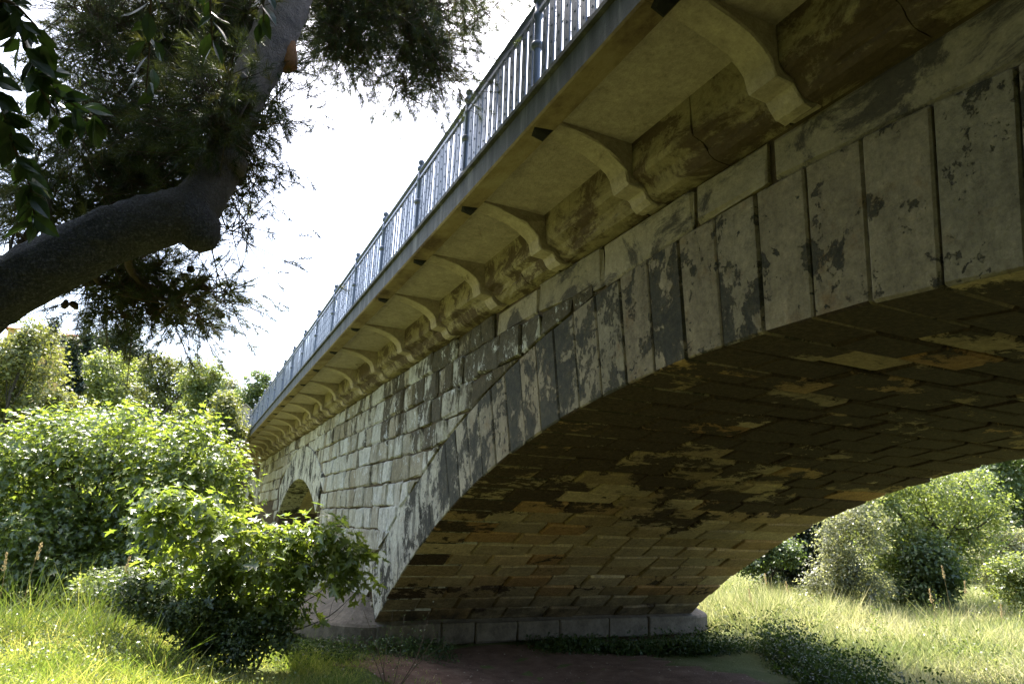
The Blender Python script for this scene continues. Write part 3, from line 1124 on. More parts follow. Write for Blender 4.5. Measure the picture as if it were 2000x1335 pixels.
ptree('silver_bush', 'silvery bush below the tall dark tree', 'bush',
      [(1960, 1060, 50, 50), (1920, 1100, 45, 50), (1995, 1090, 45, 45), (2050, 1080, 60, 60)], 27, 13000, .12, M['silver'], clump=.4, r0=.1, group=GA)
ptree('lime_bush', 'bright lime green creeper bush at the edge of the tall grass', 'bush',
      [(1990, 1115, 45, 30), (2050, 1120, 60, 45), (1975, 1150, 40, 35)], 20.5, 11000, .09, M['lime'], clump=.3, r0=.08, group=GA)
ptree('creeper_mound', 'low mound of pale creeper at the foot of the dark oak', 'bush',
      [(1500, 1070, 36, 26), (1470, 1090, 40, 26), (1535, 1080, 30, 22)], 26.5, 9000, .12, M['mid'], clump=.35, r0=.08, group=GA)
ptree('backdrop_tree', 'dark broad tree closing the view behind the grey bush', 'tree',
      [(1640, 950, 110, 80), (1500, 1000, 90, 70), (1700, 1080, 90, 70), (1560, 1080, 100, 60)], 42, 15000, .28, M['dark'], clump=.8, r0=.25, group=GA)
ptree('backdrop_poplar', 'dark leafy tree closing the view behind the silvery bush', 'tree',
      [(1860, 960, 100, 90), (1990, 1030, 110, 80), (2110, 980, 110, 110), (1840, 1070, 90, 60)], 44, 15000, .28, M['dark'], clump=.8, r0=.25, group=GA)

# unseen trees added round the camera to shade the near face of the bridge
GB = 'unseen trees added to shade the arch'
for (x, y, h_, r_, lab) in [(-6.5, -4.5, 12, 4.6, 'tall dense unseen tree added for shade on the bank facing the crown of the main arch'),
                            (-1.5, -9.5, 13, 5.0, 'tall dense unseen tree added for shade on the bank in line with the path'),
                            (-9.5, 3.5, 11, 4.0, 'tall dense unseen tree added for shade beside the leaning pine root'),
                            (-9.0, -11.0, 14, 5.5, 'tallest dense tree of the unseen ones added for shade'),
                            (-2.2, -4.6, 11, 3.6, 'dense low crowned unseen tree added for shade on the mound opposite the arch'),
                            (-6.2, .4, 10, 3.3, 'dense unseen tree with low crown added for shade between the pine and the ash'),
                            (.2, -14.5, 13, 5.0, 'dense unseen tree added for shade near the blind end of the path'),
                            (-5.0, 3.0, 8.5, 2.2, 'slender dense unseen tree added for shade just beyond the ash trunk')]:
    z0 = float(H(x, y))
    t = tag(empty('added_shade_tree', (x, y, z0)), lab, 'tree', GB)
    bl = [(np.array([x, y, z0+h_*.62]), np.array([r_, r_, h_*.3])), (np.array([x+r_*.4, y+r_*.3, z0+h_*.45]), np.array([r_*.7, r_*.7, h_*.22])),
          (np.array([x-r_*.4, y+r_*.2, z0+h_*.5]), np.array([r_*.7, r_*.7, h_*.24])), (np.array([x, y-r_*.4, z0+h_*.42]), np.array([r_*.7, r_*.7, h_*.2]))]
    limbs((x, y, z0), bl, .22, M['bark'], t)
    near_ = r_ < 4.2                     # the ones closest to the camera get finer leaves
    crown('crown', M['mid'], t, bl, 40000 if near_ else 14000, .16 if near_ else .38, 1.0, 45, LEAF4, .6, 0, .35, cull=False)

# ---------------------------------------------------------------- fig trees
def fig(name, label, spec, dep, n, size, n_parts, base, r0, clump=.42, shell=.45, hang=.35):
    k = dep/FPX
    blobs = []
    for s in spec:
        c = P(s[0], s[1], dep+s[4])
        blobs.append((c, np.array([s[2]*k, s[2]*k, s[3]*k])))
    base = (base[0], base[1], float(H(*base)))
    t = tag(empty(name, base), label, 'fig tree')
    b0 = np.array(base)
    for j in range(0, len(blobs), 4):          # several stems from the ground
        limbs(b0+np.array([rng.normal()*.25, rng.normal()*.2, 0]), blobs[j:j+4], r0, M['bark'], t, 'stem')
    cr = crown('crown', M['fig'], t, blobs, n, size, clump, 14, (FIGV, FIGF), .75, hang, shell)
    # the leaves that show largest, one by one
    ms = []
    for j in range(5):
        m = bpy.data.meshes.new('leaf')
        V = np.array(FIGV)
        V[:, 2] += .10*np.sin(V[:, 1]*2.5+j)+rng.normal(size=len(V))*.012-.10*V[:, 1]**2
        V[:, 0] *= rng.uniform(.7, 1.0)
        V[:, 1] *= 1.12
        m.from_pydata(V.tolist(), [], FIGF)
        a = m.attributes.new('rnd', 'FLOAT', 'POINT')
        a.data.foreach_set('value', np.full(len(V), .25+.17*j, np.float32))
        m.materials.append(M['fig'])
        ms.append(m)
    for _ in range(n_parts):
        c, rad = blobs[rng.integers(len(blobs))]
        d = norm(rng.normal(size=3)+np.array([-.2, -1.0, .45]))
        p = c+d*rad*rng.uniform(.85, 1.1)
        z = norm(d*.5+rng.normal(size=3)*.5+np.array([0, -.2, .8]))
        y = norm(d+rng.normal(size=3)*.6+np.array([0, 0, -.4]))
        y = norm(y-z*(y@z))
        x = np.cross(y, z)
        s = size*rng.uniform(.7, 1.3)
        o = bpy.data.objects.new('leaf', ms[rng.integers(5)])
        link(o, t)
        o.matrix_world = Matrix(((x[0]*s, y[0]*s, z[0]*s, p[0]), (x[1]*s, y[1]*s, z[1]*s, p[1]), (x[2]*s, y[2]*s, z[2]*s, p[2]), (0, 0, 0, 1)))
        o.matrix_parent_inverse = Matrix.Identity(4)
        o.matrix_basis = Matrix.Translation(-Vector(t.location)) @ Matrix(((x[0]*s, y[0]*s, z[0]*s, p[0]), (x[1]*s, y[1]*s, z[1]*s, p[1]), (x[2]*s, y[2]*s, z[2]*s, p[2]), (0, 0, 0, 1)))
    return t


FB = P(200, 1100, 18.5)
fig('fig_tree', 'wide leafy fig tree spreading in front of the far flood arches',
    [(60, 880, 90, 56, 0), (200, 872, 90, 66, .5), (340, 885, 80, 56, .3), (430, 915, 52, 54, 0), (50, 950, 100, 80, 0), (180, 960, 110, 90, .3),
     (320, 950, 90, 80, 0), (420, 980, 60, 60, .2), (40, 1050, 90, 60, -.5), (200, 1060, 100, 70, 0), (330, 1060, 90, 70, 0), (-60, 920, 90, 80, 0), (250, 820, 46, 32, .5),
     (30, 1110, 90, 50, -1), (150, 1120, 90, 50, -1), (270, 1120, 90, 60, -.8), (100, 1030, 80, 50, -1), (385, 835, 34, 28, .5), (110, 828, 40, 28, .5)],
    17.5, 30000, .155, 150, (FB[0], FB[1]), .09)
F2 = P(470, 1235, 12.2)
fig('fig_sapling', 'bright young fig shrub leaning against the pier cutwater',
    [(325, 985, 36, 28, -.2), (390, 990, 44, 30, 0), (450, 1035, 50, 32, 0), (520, 1045, 40, 28, .3), (575, 1050, 40, 32, .3), (635, 1035, 40, 30, .5), (665, 1070, 36, 30, .5), (660, 1130, 34, 30, .5),
     (440, 1110, 55, 40, -.2), (530, 1110, 50, 36, 0), (600, 1110, 40, 34, .3), (430, 1170, 50, 36, 0), (350, 1060, 44, 34, 0), (510, 1180, 44, 34, .1), (470, 1220, 50, 26, 0), (345, 1130, 40, 34, .2), (300, 1020, 26, 22, -.3), (690, 1090, 22, 22, .6), (560, 1180, 44, 30, .2), (400, 1230, 44, 22, -.2), (700, 1150, 18, 20, .6)],
    12.2, 3600, .20, 150, (F2[0], F2[1]), .022, .3, .15, .8)

ptree('bramble', 'dark tangled bramble around the foot of the young fig', 'bush',
      [(430, 1235, 66, 34), (350, 1205, 55, 36), (520, 1235, 46, 34), (480, 1262, 60, 26), (300, 1170, 44, 36), (400, 1190, 60, 40), (390, 1262, 40, 20), (555, 1250, 26, 26), (250, 1150, 40, 30)], 11.8, 15000, .07, M['bram'], clump=.2, r0=.02, group='low growth below the figs')
ptree('bramble', 'sunlit bramble shoots between the cane grass and the young fig', 'bush',
      [(240, 1130, 50, 36), (190, 1150, 46, 32), (280, 1170, 40, 30)], 13.4, 4500, .07, M['herb'], clump=.2, r0=.015, group='low growth below the figs')

# ---------------------------------------------------------------- pine tree
pine_pts = [(-820, 1120, 4.3, 82), (-560, 930, 4.2, 72), (-300, 760, 4.1, 66), (-100, 640, 4.15, 62), (0, 572, 4.2, 60), (120, 508, 4.3, 58), (230, 455, 4.4, 55), (330, 425, 4.5, 52),
            (378, 405, 4.58, 48), (405, 372, 4.7, 42), (432, 322, 4.85, 38), (450, 262, 5.0, 37), (482, 180, 5.2, 38), (522, 100, 5.4, 42), (556, 25, 5.6, 40),
            (590, -60, 5.9, 36), (650, -220, 6.4, 30), (720, -420, 7.2, 22)]
tp = np.array([P(a, b_, c) for a, b_, c, _ in pine_pts])
tr_ = np.array([r_*c/FPX for _, _, c, r_ in pine_pts])
pb = tp[0].copy()
pb[2] = float(H(pb[0], pb[1]))
pine = tag(empty('pine_tree', tuple(pb)), 'leaning pine tree with thick dark bent trunk reaching towards the railing', 'pine tree')
tp = np.vstack([[pb[0]-.15, pb[1], pb[2]-.4], tp])
tr_ = np.concatenate([[tr_[0]*1.25], tr_])
sp = smooth_path(tp, 7)
sr = np.interp(np.linspace(0, 1, len(sp)), np.linspace(0, 1, len(tr_)), tr_)
V, F = tube_geo(sp, sr, 20, .035)
pt = mesh_obj('trunk', V, F, M['pine_bark'], pine, True)
mb = MB()
mb.tube([P(372, 412, 4.52), P(388, 446, 4.5), P(394, 470, 4.5), P(396, 486, 4.5), P(397, 491, 4.5)], [.14, .13, .118, .08, .03], 14, .05)
mb.build('burl', M['pine_bark'], pine, True)
mb = MB()
mb.tube([P(545, 70, 5.5), P(556, 108, 5.45), P(560, 132, 5.42), P(561, 137, 5.42)], [.12, .1, .085, .04], 12, .07)
mb.build('cut_stub', M['cut_wood'], pine, True)
mb = MB()
mb.tube([P(436, 336, 4.84), P(448, 322, 4.82), P(456, 308, 4.82), P(459, 296, 4.83)], [.08, .125, .115, .05], 12, .06)
mb.build('burl', M['pine_bark'], pine, True)

# branches and needle tufts: (px, py, rx, ry, depth0, depth1, tufts)
regions = [(330, 80, 250, 110, 4.8, 7.6, 950), (440, 60, 110, 100, 6.0, 7.6, 360), (230, 250, 170, 110, 4.6, 7.0, 480), (420, 240, 75, 80, 4.4, 5.0, 230), (350, 330, 110, 70, 4.9, 6.2, 260),
           (180, 370, 120, 70, 4.9, 6.8, 260), (310, 560, 110, 60, 4.9, 6.3, 270), (370, 615, 70, 45, 5.0, 6.0, 130), (760, 30, 190, 85, 6.6, 9.5, 1000), (690, 140, 80, 55, 6.8, 8.4, 150),
           (855, 130, 80, 80, 7.4, 9.4, 380), (180, 60, 60, 60, 5.2, 7.2, 150), (1130, 12, 55, 45, 9.3, 10.4, 64), (930, 10, 60, 40, 7.6, 9.2, 110), (480, 340, 38, 55, 4.9, 5.4, 26), (470, 455, 32, 30, 5.0, 5.5, 16), (440, 595, 35, 35, 5.2, 5.8, 26),
           (60, 330, 60, 120, 5.0, 6.5, 190), (90, 430, 80, 50, 4.9, 6.0, 110), (200, 580, 60, 40, 5.2, 6.2, 50), (530, 230, 22, 60, 5.2, 5.8, 40), (650, 50, 60, 60, 6.6, 7.8, 170), (790, 190, 60, 35, 7.6, 8.8, 50)]
tc, td = [], []
br = MB()
tw = MB()
for (cx_, cy_, rx, ry, d0, d1, nt) in regions:
    dm = .5*(d0+d1)
    hub = P(cx_, cy_, dm)
    j = int(np.argmin(np.linalg.norm(sp-hub, axis=1)))
    j = max(j, 30)
    if nt > 60:
        path = smooth_path([sp[j], (sp[j]+hub)/2+rng.normal(size=3)*.15, hub], 5)
        br.tube(path, np.linspace(.034, .014, len(path)), 7, .04)
    else:
        path = smooth_path([sp[j], (sp[j]+hub)/2+rng.normal(size=3)*.06, hub], 4)
        br.tube(path, np.linspace(.008, .004, len(path)), 5)
    nsub = max(3, nt//22)
    for _ in range(nsub):
        a = rng.random()*6.283
        q_ = math.sqrt(rng.random())
        e = P(cx_+rx*q_*math.cos(a), cy_+ry*q_*math.sin(a), rng.uniform(d0, d1))
        s = path[rng.integers(len(path)//2, len(path))]
        mid = (s+e)/2+rng.normal(size=3)*.12*np.linalg.norm(e-s)+np.array([0, 0, .05])
        pp_ = smooth_path([s, mid, e], 5)
        br.tube(pp_, np.linspace(.012 if nt > 60 else .005, .004, len(pp_)), 5)
        m = int(nt*1.55)//nsub
        dd = norm(e-mid)
        for _k in range(m):
            u_ = rng.uniform(.35, 1.05)
            pos = s*(1-u_)**2+2*mid*u_*(1-u_)+e*u_*u_ if u_ <= 1 else e
            tip = pos+rng.normal(size=3)*np.array([.24, .24, .2])+np.array([0, 0, -.03])
            dr = norm(norm(tip-pos)+.5*dd+rng.normal(size=3)*.3)
            if nt <= 60 or rng.random() < .6: tw.tube([pos, (pos+tip)/2+rng.normal(size=3)*.02, tip], [.005, .004, .003], 3)
            tc.append(tip)
            td.append(dr)
br.build('branch', M['twig'], pine, True)
tag(tw.build('twigs', M['twig'], pine), kind='stuff')
tc = np.array(tc)
td = np.array(td)
NN = 66
tl = .10
C = np.repeat(tc, NN, 0)
A = np.repeat(td, NN, 0)
al = rng.random((len(C), 1))
rad = norm(np.cross(A, rdir(len(C))))
nd = norm(A*(.35+.9*al)+rad*.85)
base = C+A*(al-.5)*tl*1.2
side = norm(np.cross(nd, rdir(len(C))))
tone = np.repeat(np.clip(rng.random(len(tc))*.75, 0, 1), NN)+rng.random(len(C))*.25
scatter('crown', [(-.5, 0, 0), (.5, 0, 0), (0, 1, 0)], [(0, 1, 2)], base, nd, side,
        np.stack([np.full(len(C), .0036), .06+.045*rng.random(len(C)), np.ones(len(C))], 1), M['needle'], pine, tone)
# the crown goes on above the picture and over the photographer
bl = [(np.array([-1.2, 6.0, 9.6]), np.array([2.4, 2.8, 1.2])), (np.array([.2, 4.0, 9.2]), np.array([2.2, 2.6, 1.1])), (np.array([-3.0, 3.4, 8.6]), np.array([2.6, 2.8, 1.2])),
      (np.array([-.2, 1.0, 8.8]), np.array([2.2, 2.4, 1.0])), (np.array([-2.6, .2, 8.4]), np.array([2.2, 2.4, 1.0]))]
br2 = MB()
for c, rad_ in bl:
    pw = smooth_path([sp[-1], (sp[-1]+c)/2+np.array([0, 0, .3]), c], 5)
    br2.tube(pw, np.linspace(.06, .02, len(pw)), 7)
br2.build('upper_branch', M['twig'], pine, True)
crown('upper_crown', M['needle'], pine, bl, 14000, .22, .4, 40, ([(-.09, 0, 0), (.09, 0, 0), (.05, 1, 0), (-.05, 1, 0)], [(0, 1, 2, 3)]), .3, 0, .25, cull=False)
# cones
cm = bpy.data.meshes.new('cone')
V, F = lathe([(.004, -.045), (.018, -.036), (.026, -.018), (.027, -.004), (.029, .006), (.024, .018), (.022, .028), (.013, .040), (.004, .048)], 9)
V = [(x*(1+.12*math.sin(7*i)), y*(1+.12*math.cos(5*i)), z) for i, (x, y, z) in enumerate(V)]
cm.from_pydata(V, [], F)
cm.materials.append(M['conem'])
for px_, py_ in [(372, 525), (362, 540), (378, 548), (385, 556), (355, 572), (342, 550), (370, 568), (258, 590), (263, 580), (245, 615), (340, 582), (176, 552), (145, 596), (127, 594), (53, 465),
                 (62, 450), (118, 448), (44, 475), (305, 622), (297, 610), (432, 616), (500, 244), (514, 246), (393, 548), (396, 560), (200, 300), (260, 345), (180, 410), (230, 400), (285, 372),
                 (830, 130), (780, 115), (730, 90), (1160, 22), (1166, 42), (1176, 30), (1146, 58), (1150, 36), (1138, 14)]:
    o = bpy.data.objects.new('cone', cm)
    link(o, pine)
    o.matrix_parent_inverse = Matrix.Identity(4)
    o.location = Vector(P(px_, py_, rng.uniform(4.9, 5.6) if px_ < 600 else (8.2 if px_ < 1000 else 9.8)))-pine.location
    o.rotation_euler = rng.uniform(0, 6, 3)

# ---------------------------------------------------------------- leafy branch hanging into the picture
lt = tag(empty('ash_tree', (-2.6, -.4, float(H(-2.6, -.4)))), 'leafy branch with dark pointed oval leaves hanging beside the pine crown', 'tree')
tk = np.array([(-2.6, -.4, float(H(-2.6, -.4))-.3), (-2.55, -.3, 2.6), (-2.3, -.1, 4.0), (-1.9, .3, 5.0), (-1.2, .9, 5.6)])
mb = MB()
s_ = smooth_path(tk, 5)
mb.tube(s_, np.linspace(.09, .03, len(s_)), 9, .03)
mb.build('trunk', M['bark'], lt, True)
paths = [[(-60, -160, 2.0), (15, 0, 1.95), (55, 100, 1.95), (110, 180, 1.95), (180, 225, 2.0)],
         [(60, 108, 1.95), (70, 150, 1.95), (95, 200, 1.97), (130, 245, 2.0)],
         [(-60, 60, 1.8), (0, 200, 1.8), (30, 290, 1.82), (60, 370, 1.85), (68, 435, 1.85)],
         [(-40, 0, 1.9), (20, 5, 1.9), (60, 40, 1.9), (90, 75, 1.92)],
         [(110, -80, 1.9), (150, -20, 1.9), (280, -40, 1.9), (292, 60, 1.95), (290, 120, 1.95), (285, 180, 1.95)],
         [(280, -60, 2.2), (395, -40, 2.2), (412, 40, 2.2), (415, 95, 2.25)],
         [(395, -50, 2.2), (500, -40, 2.3), (515, 20, 2.3), (512, 55, 2.3)]]
lv = [(0, 0, 0), (.17, .22, .03), (.25, .45, .04), (.17, .72, .02), (0, 1, -.05), (-.17, .72, .02), (-.25, .45, .04), (-.17, .22, .03), (0, .5, -.02)]
lf = [(8, i, i+1) for i in range(7)]+[(8, 7, 0)]
lms = []
for j in range(4):
    m = bpy.data.meshes.new('leaf')
    V = np.array(lv)
    V[:, 2] -= .08*V[:, 1]**2*(1+.4*j)
    m.from_pydata(V.tolist(), [], lf)
    a = m.attributes.new('rnd', 'FLOAT', 'POINT')
    a.data.foreach_set('value', np.full(len(V), .3*j, np.float32))
    m.materials.append(M['ash'])
    lms.append(m)
for ip, pth_ in enumerate(paths):
    pw = smooth_path([P(*a) for a in pth_], 8)
    if ip not in (1,): pw = np.vstack([[s_[-1-(ip % 5)]], pw])
    mb = MB()
    mb.tube(pw, np.linspace(.006, .0018, len(pw)), 5)
    mb.build('twig', M['twig'], lt, True)
    L = np.concatenate([[0], np.cumsum(np.linalg.norm(np.diff(pw, axis=0), axis=1))])
    s = L[-1]
    i = 0
    lim = .62 if ip < 4 else .3
    while s > max(.05, L[-1]-lim):
        j = min(int(np.searchsorted(L, s)), len(pw)-1)
        p = pw[j]
        if proj(p)[2] > .5:
            t_ = norm(pw[j]-pw[max(j-1, 0)])
            sd = norm(np.cross(t_, _f))*(1 if i % 2 else -1)
            for rep in range(3 if ip in (0, 1, 2) else 1):
                y = norm(t_*.75+sd*.8+rng.normal(size=3)*.25+np.array([0, 0, -.35]))
                z = norm(rng.normal(size=3)*.6+np.array([0, 0, .5])-_f*.55)
                z = norm(z-y*(y@z))
                x = np.cross(y, z)
                sz = .078*rng.uniform(.7, 1.2)
                o = bpy.data.objects.new('leaf', lms[rng.integers(4)])
                link(o, lt)
                o.matrix_parent_inverse = Matrix.Identity(4)
                pq = p+rng.normal(size=3)*.008
                o.matrix_basis = Matrix.Translation(-Vector(lt.location)) @ Matrix(((x[0]*sz, y[0]*sz, z[0]*sz, pq[0]), (x[1]*sz, y[1]*sz, z[1]*sz, pq[1]), (x[2]*sz, y[2]*sz, z[2]*sz, pq[2]), (0, 0, 0, 1)))
        i += 1
        s -= .028*rng.uniform(.8, 1.2)

# ---------------------------------------------------------------- grass
def blades(name, label, xy, hgt, wid, mat, lean=.35, group=None, tone=None):
    xy = np.asarray(xy)
    z = H(xy[:, 0], xy[:, 1])
    C = np.column_stack([xy, z-.02])
    k = inview(C+np.array([0, 0, .2]), 140)
    C = C[k]
    n = len(C)
    h = (hgt[k] if hasattr(hgt, '__len__') else hgt)*(.55+.8*rng.random(n))
    yd = norm(np.column_stack([rng.normal(size=(n, 2))*lean, np.ones(n)]))
    zd = rdir(n)*np.array([1, 1, .1])
    tn = np.clip((tone[k] if tone is not None else .45)+rng.normal(size=n)*.22, 0, 1)
    o = scatter(name, BLADE[0], BLADE[1], C, yd, zd, np.stack([wid*(.6+.8*rng.random(n)), h, h], 1), mat, None, tn)
    return tag(o, label, 'grass', group, 'stuff')


def patch(x, y, s=1.0):
    return (np.sin(x*.9*s+1.3*np.sin(y*.5*s))+np.sin(y*1.1*s+.8*np.sin(x*.7*s)+2))*.25+.5


n = 230000
xy = np.column_stack([rng.uniform(-8, 4.6, n), rng.uniform(6.8, 18, n)])
dens = patch(xy[:, 0]*1.7, xy[:, 1]*1.7)
k = rng.random(n) < (.35+.65*dens)*(1-ss(2.4, 4.6, xy[:, 0]+rng.normal(size=n)*.4))
xy = xy[k]
blades('grass', 'short sunlit meadow grass in front of the fig trees', xy, .045+.15*patch(xy[:, 0]*2.1+3, xy[:, 1]*2.3), 0.011, M['grass'], .75, tone=.12+.75*patch(xy[:, 0]*1.9, xy[:, 1]*2.2+5)**1.3)
n = 170000
xy = np.column_stack([rng.uniform(11.2, 34, n), rng.uniform(3, 32, n)])
edge = 14.1-.22*(xy[:, 1]-9)
k = (rng.random(n) < ss(-1.2, 1.6, xy[:, 0]-np.where(xy[:, 1] < 15, 13.6-.30*(13.5-xy[:, 1]), 15.0)))
xy = xy[k]
blades('tall_grass', 'tall pale dry grass field beyond the arch', xy, .22+.5*patch(xy[:, 0]*1.6, xy[:, 1]*1.5)*rng.random(len(xy))**.6+.1, .014, M['dry'], .8, tone=.15+.65*patch(xy[:, 0]*1.1+2, xy[:, 1]*1.2)+rng.normal(size=len(xy))*.12)
n = 30000
cl_ = np.column_stack([rng.uniform(-7, 3.0, 420), rng.uniform(8.5, 15.5, 420)])
ch = .14+.34*rng.random(420)**1.6
ct = rng.random(420)
k = rng.integers(0, 420, n)
xy = cl_[k]+rng.normal(size=(n, 2))*.16
blades('wild_grass', 'uneven tufts of longer half dry grass standing in the meadow', xy, ch[k], .009, M['grass'], .85, tone=.15+.75*ct[k])
# cane-like tall grass at the left under the fig
n = 3400
cl_ = np.column_stack([rng.normal(-3.4, 1.5, 60), rng.normal(14.6, .7, 60)])
xy = cl_[rng.integers(0, 60, n)]+rng.normal(size=(n, 2))*.14
blades('cane_grass', 'tuft of tall arching green cane grass in front of the fig tree', xy, .4+.85*rng.random(n), .014, M['cane'], .62, tone=.2+.6*rng.random(n))
n = 8500
bg_ = P(1500, 1180, 21)
cl_ = np.column_stack([rng.normal(bg_[0], 1.5, 70), rng.normal(bg_[1], 1.2, 70)])
xy = cl_[rng.integers(0, 70, n)]+rng.normal(size=(n, 2))*.15
blades('bank_grass', 'long arching grass clump on the bank behind the pier end', xy, .45+.5*rng.random(n), .016, M['dry'], .75, tone=.2+.6*rng.random(n))


def weeds(name, label, xy, hgt, size, n, mat):
    """leafy ground cover"""
    xy = np.asarray(xy)
    i = rng.integers(0, len(xy), n)
    hh = hgt[i] if hasattr(hgt, '__len__') else hgt
    p = np.column_stack([xy[i]+rng.normal(size=(n, 2))*.13, np.zeros(n)])
    p[:, 2] = H(p[:, 0], p[:, 1])+hh*rng.random(n)**1.3
    p = p[inview(p, 140)]
    n = len(p)
    o = scatter(name, LEAF4[0], LEAF4[1], p, rdir(n), rdir(n)*.8+np.array([0, 0, .7]), size*(.6+.8*rng.random(n)), mat)
    return tag(o, label, 'plants', None, 'stuff')


n = 420
t_ = rng.random(n)
xy = np.column_stack([8.0+4.2*t_+rng.normal(size=n)*.25, 14.75-1.5*t_**2+rng.normal(size=n)*.22])
weeds('undergrowth', 'shaded leafy undergrowth along the foot of the pier', xy, .10+.5*t_*rng.random(n)**2+.2*rng.random(n)**2, .06, 14000, M['weed'])
n = 420
t_ = rng.random(n)
xy = np.column_stack([13.4-2.4*t_+rng.normal(size=n)*.35, 13.2-5.0*t_+rng.normal(size=n)*.3])
weeds('shade_weeds', 'low weeds at the shaded edge of the tall grass field', xy, .15+.75*rng.random(n)**2, .06, 22000, M['weed'])
n = 140
xy = np.column_stack([rng.uniform(2.2, 5.6, n), rng.normal(15.0, .45, n)])
weeds('pier_weeds', 'small weeds growing at the cutwater foot', xy, .35, .05, 6000, M['weed'])
n = 260
xy = np.column_stack([rng.normal(-1.2, 1.9, n), rng.normal(13.2, 1.0, n)])
weeds('meadow_herbs', 'broad leaved herbs at the meadow edge below the fig', xy, .12+.35*rng.random(n), .045, 9000, M['herb'])
n = 380
xy = np.column_stack([rng.uniform(14, 30, n), rng.uniform(6, 28, n)])
weeds('field_herbs', 'leafy green herbs mixed into the tall pale grass field', xy, .35+.55*rng.random(n)**2, .055, 30000, M['herb'])

n = 2600
xy = np.column_stack([rng.uniform(3.4, 10.6, n), rng.uniform(7.5, 14.8, n)])
pz = H(xy[:, 0], xy[:, 1])+.014
tag(scatter('path_litter', [(-.5, 0, 0), (0, -.35, .1), (.5, 0, 0), (0, .35, .1), (0, 0, .3)], [(0, 1, 4), (1, 2, 4), (2, 3, 4), (3, 0, 4)], np.column_stack([xy, pz]),
            rdir(n)*np.array([1, 1, .1]), np.tile([0, 0, 1.], (n, 1)), .012+.05*rng.random(n)**3, M['litter']),
    'scattered pebbles and dead leaves on the earth path', 'litter', None, 'stuff')

# seed stalks standing above the tall grass
def stalks(name, label, pts, cat='grass stalk', group=None):
    for (px_, py_, dep, hh, lean, lab) in pts:
        p = P(px_, py_, dep)
        z0 = float(H(p[0], p[1]))
        t = tag(empty(name, (p[0], p[1], z0)), lab, cat, group)
        b_ = MB()
        top = np.array([p[0]+lean, p[1], max(p[2], z0+hh)])
        pth2 = smooth_path([(p[0], p[1], z0-.05), (p[0]+lean*.25, p[1], z0+(top[2]-z0)*.55), top], 5)
        b_.tube(pth2, np.linspace(.007, .003, len(pth2)), 5)
        b_.build('stem', M['straw'], t)
        n = 110
        u_ = rng.random((n, 1))
        c = top-np.array([lean*.35, 0, .34])*u_+rng.normal(size=(n, 3))*np.array([.02, .02, .01])*(.3+.7*u_)
        sh = scatter('seed_head', LEAF4[0], LEAF4[1], c, rdir(n)*.5+np.array([lean, 0, 1.]), rdir(n), np.stack([.02*(.6+.8*rng.random(n)), .045*np.ones(n), .02*np.ones(n)], 1), M['straw'], t)
        tag(sh, kind='stuff')


stalks('grass_stalk', '', [(1845, 1105, 19, .8, -.12, 'tallest straw coloured seed stalk in the grass field under the ivy'),
                           (1880, 1135, 19.5, .8, .1, 'second straw seed stalk beside the tallest one'),
                           (1820, 1150, 18, .7, -.1, 'short bent seed stalk near the ivy tree foot'),
                           (1500, 1120, 22, .8, -.15, 'seed stalk leaning over the pier end beside the dark oak'),
                           (1540, 1135, 22, .8, -.12, 'pale seed stalk below the dark oak trunk'),
                           (1470, 1150, 20, .8, -.15, 'drooping seed stalk rising from the bank grass'),
                           (1950, 1180, 17, .7, .1, 'upright seed stalk in front of the lime green bush')], group='seed stalks above the tall grass')
stalks('panicle_stalk', '', [(70, 1060, 14.0, 1.0, .1, 'golden feathery panicle above the cane grass'),
                             (245, 1085, 13.2, .9, .08, 'brown panicle between the cane grass and the young fig'),
                             (20, 1080, 13.6, .9, -.06, 'small golden panicle in front of the fig tree')], group='panicles above the cane grass')

# dry twig plant at the path edge
tb = P(765, 1310, 11.0)
z0 = float(H(tb[0], tb[1]))
dt = tag(empty('dry_shrub', (tb[0], tb[1], z0)), 'sparse dry twiggy shrub standing at the path edge before the pier', 'shrub')
b_ = MB()
for (ex, ey) in [(840, 1190), (835, 1215), (790, 1200), (880, 1250), (710, 1190), (705, 1240), (765, 1210), (850, 1240)]:
    e = P(ex, ey, 11.2+rng.uniform(-.4, .4))
    m = (np.array([tb[0], tb[1], z0])+e)/2+rng.normal(size=3)*.06
    pw = smooth_path([(tb[0], tb[1], z0-.03), m, e], 5)
    b_.tube(pw, np.linspace(.008, .003, len(pw)), 5)
    for _ in range(5):
        s = pw[rng.integers(4, len(pw))]
        b_.tube([s, s+rng.normal(size=3)*.09+np.array([0, 0, .07])], [.003, .0015], 4)
b_.build('stem', M['twig'], dt)
cpts = np.array([P(790+rng.normal()*45, 1250+rng.normal()*28, 11.2+rng.normal()*.3) for _ in range(260)])
scatter('leaves', LEAF4[0], LEAF4[1], cpts, rdir(260), rdir(260), .035*np.ones(260), M['weed'], dt)

# ---------------------------------------------------------------- buildings on the hillside
hb_ = P(120, 690, 74)
zb_ = float(H(hb_[0], hb_[1]))
hs = tag(empty('ochre_house', (hb_[0], hb_[1], zb_)), 'ochre rendered house half hidden by the cypress on the hillside', 'house')
zt_ = P(110, 652, 74)[2]
a_, c_ = hb_[0]-5.2, hb_[0]+1.55
mb = MB()
mb.box((a_, hb_[1], zb_-1), (c_, hb_[1]+7, zt_))
mb.build('wall', M['ochre'], hs)
mb = MB()
mb.add([(a_-.4, hb_[1]-.4, zt_+.02), (c_+.4, hb_[1]-.4, zt_+.02), (c_+.4, hb_[1]+7.4, zt_+.02), (a_-.4, hb_[1]+7.4, zt_+.02),
        (a_-.4, hb_[1]+3.5, zt_+1.0), (c_+.4, hb_[1]+3.5, zt_+1.0)], [(0, 1, 5, 4), (2, 3, 4, 5), (0, 4, 3), (1, 2, 5), (0, 3, 2, 1)])
mb.build('roof', M['tile'], hs)
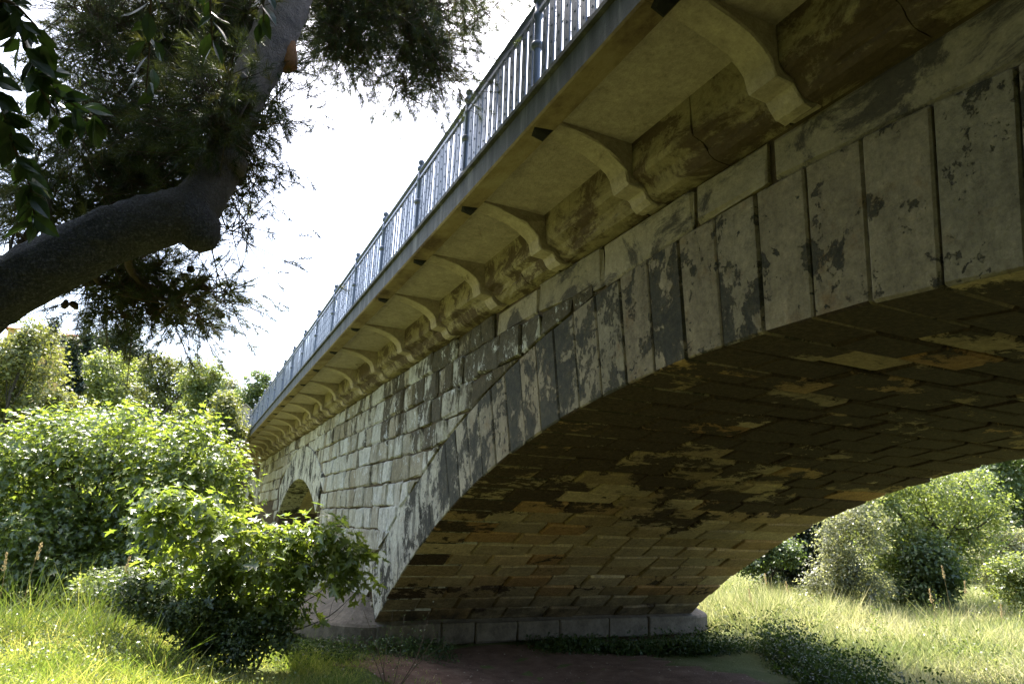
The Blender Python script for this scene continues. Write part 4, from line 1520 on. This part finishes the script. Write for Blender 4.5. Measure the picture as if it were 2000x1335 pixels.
for wx in (-3.9, -1.9):
    for wz in (2.2, 5.2):
        mb = MB()
        mb.box((hb_[0]+wx, hb_[1]-.03, zt_-wz), (hb_[0]+wx+.9, hb_[1]+.1, zt_-wz+1.3))
        mb.build('window', M['glass'], hs)
kp = P(478, 803, 66)
zk = float(H(kp[0], kp[1]))
kt = tag(empty('stone_shed', (kp[0], kp[1], zk)), 'small grey stone shed with a gable beside the bridge end', 'shed')
ztp = P(478, 800, 66)[2]
mb = MB()
mb.add([(kp[0]-1.1, kp[1], zk-.5), (kp[0]+1.1, kp[1], zk-.5), (kp[0]+1.1, kp[1], ztp-.4), (kp[0], kp[1], ztp+.5), (kp[0]-1.1, kp[1], ztp-.4),
        (kp[0]-1.1, kp[1]+3, zk-.5), (kp[0]+1.1, kp[1]+3, zk-.5), (kp[0]+1.1, kp[1]+3, ztp-.4), (kp[0], kp[1]+3, ztp+.5), (kp[0]-1.1, kp[1]+3, ztp-.4)],
       [(0, 1, 2, 3, 4), (9, 8, 7, 6, 5), (1, 6, 7, 2), (0, 4, 9, 5)])
mb.build('wall', M['rubble'], kt)
mb = MB()
mb.add([(kp[0]-1.3, kp[1]-.15, ztp-.5), (kp[0], kp[1]-.15, ztp+.56), (kp[0]+1.3, kp[1]-.15, ztp-.5), (kp[0]-1.3, kp[1]+3.1, ztp-.5), (kp[0], kp[1]+3.1, ztp+.56), (kp[0]+1.3, kp[1]+3.1, ztp-.5),
        (kp[0]-1.3, kp[1]-.15, ztp-.42), (kp[0], kp[1]-.15, ztp+.66), (kp[0]+1.3, kp[1]-.15, ztp-.42), (kp[0]-1.3, kp[1]+3.1, ztp-.42), (kp[0], kp[1]+3.1, ztp+.66), (kp[0]+1.3, kp[1]+3.1, ztp-.42)],
       [(0, 1, 4, 3), (1, 2, 5, 4), (6, 9, 10, 7), (7, 10, 11, 8), (0, 6, 7, 1), (1, 7, 8, 2), (0, 3, 9, 6), (2, 8, 11, 5)])
mb.build('roof', M['rubble'], kt)
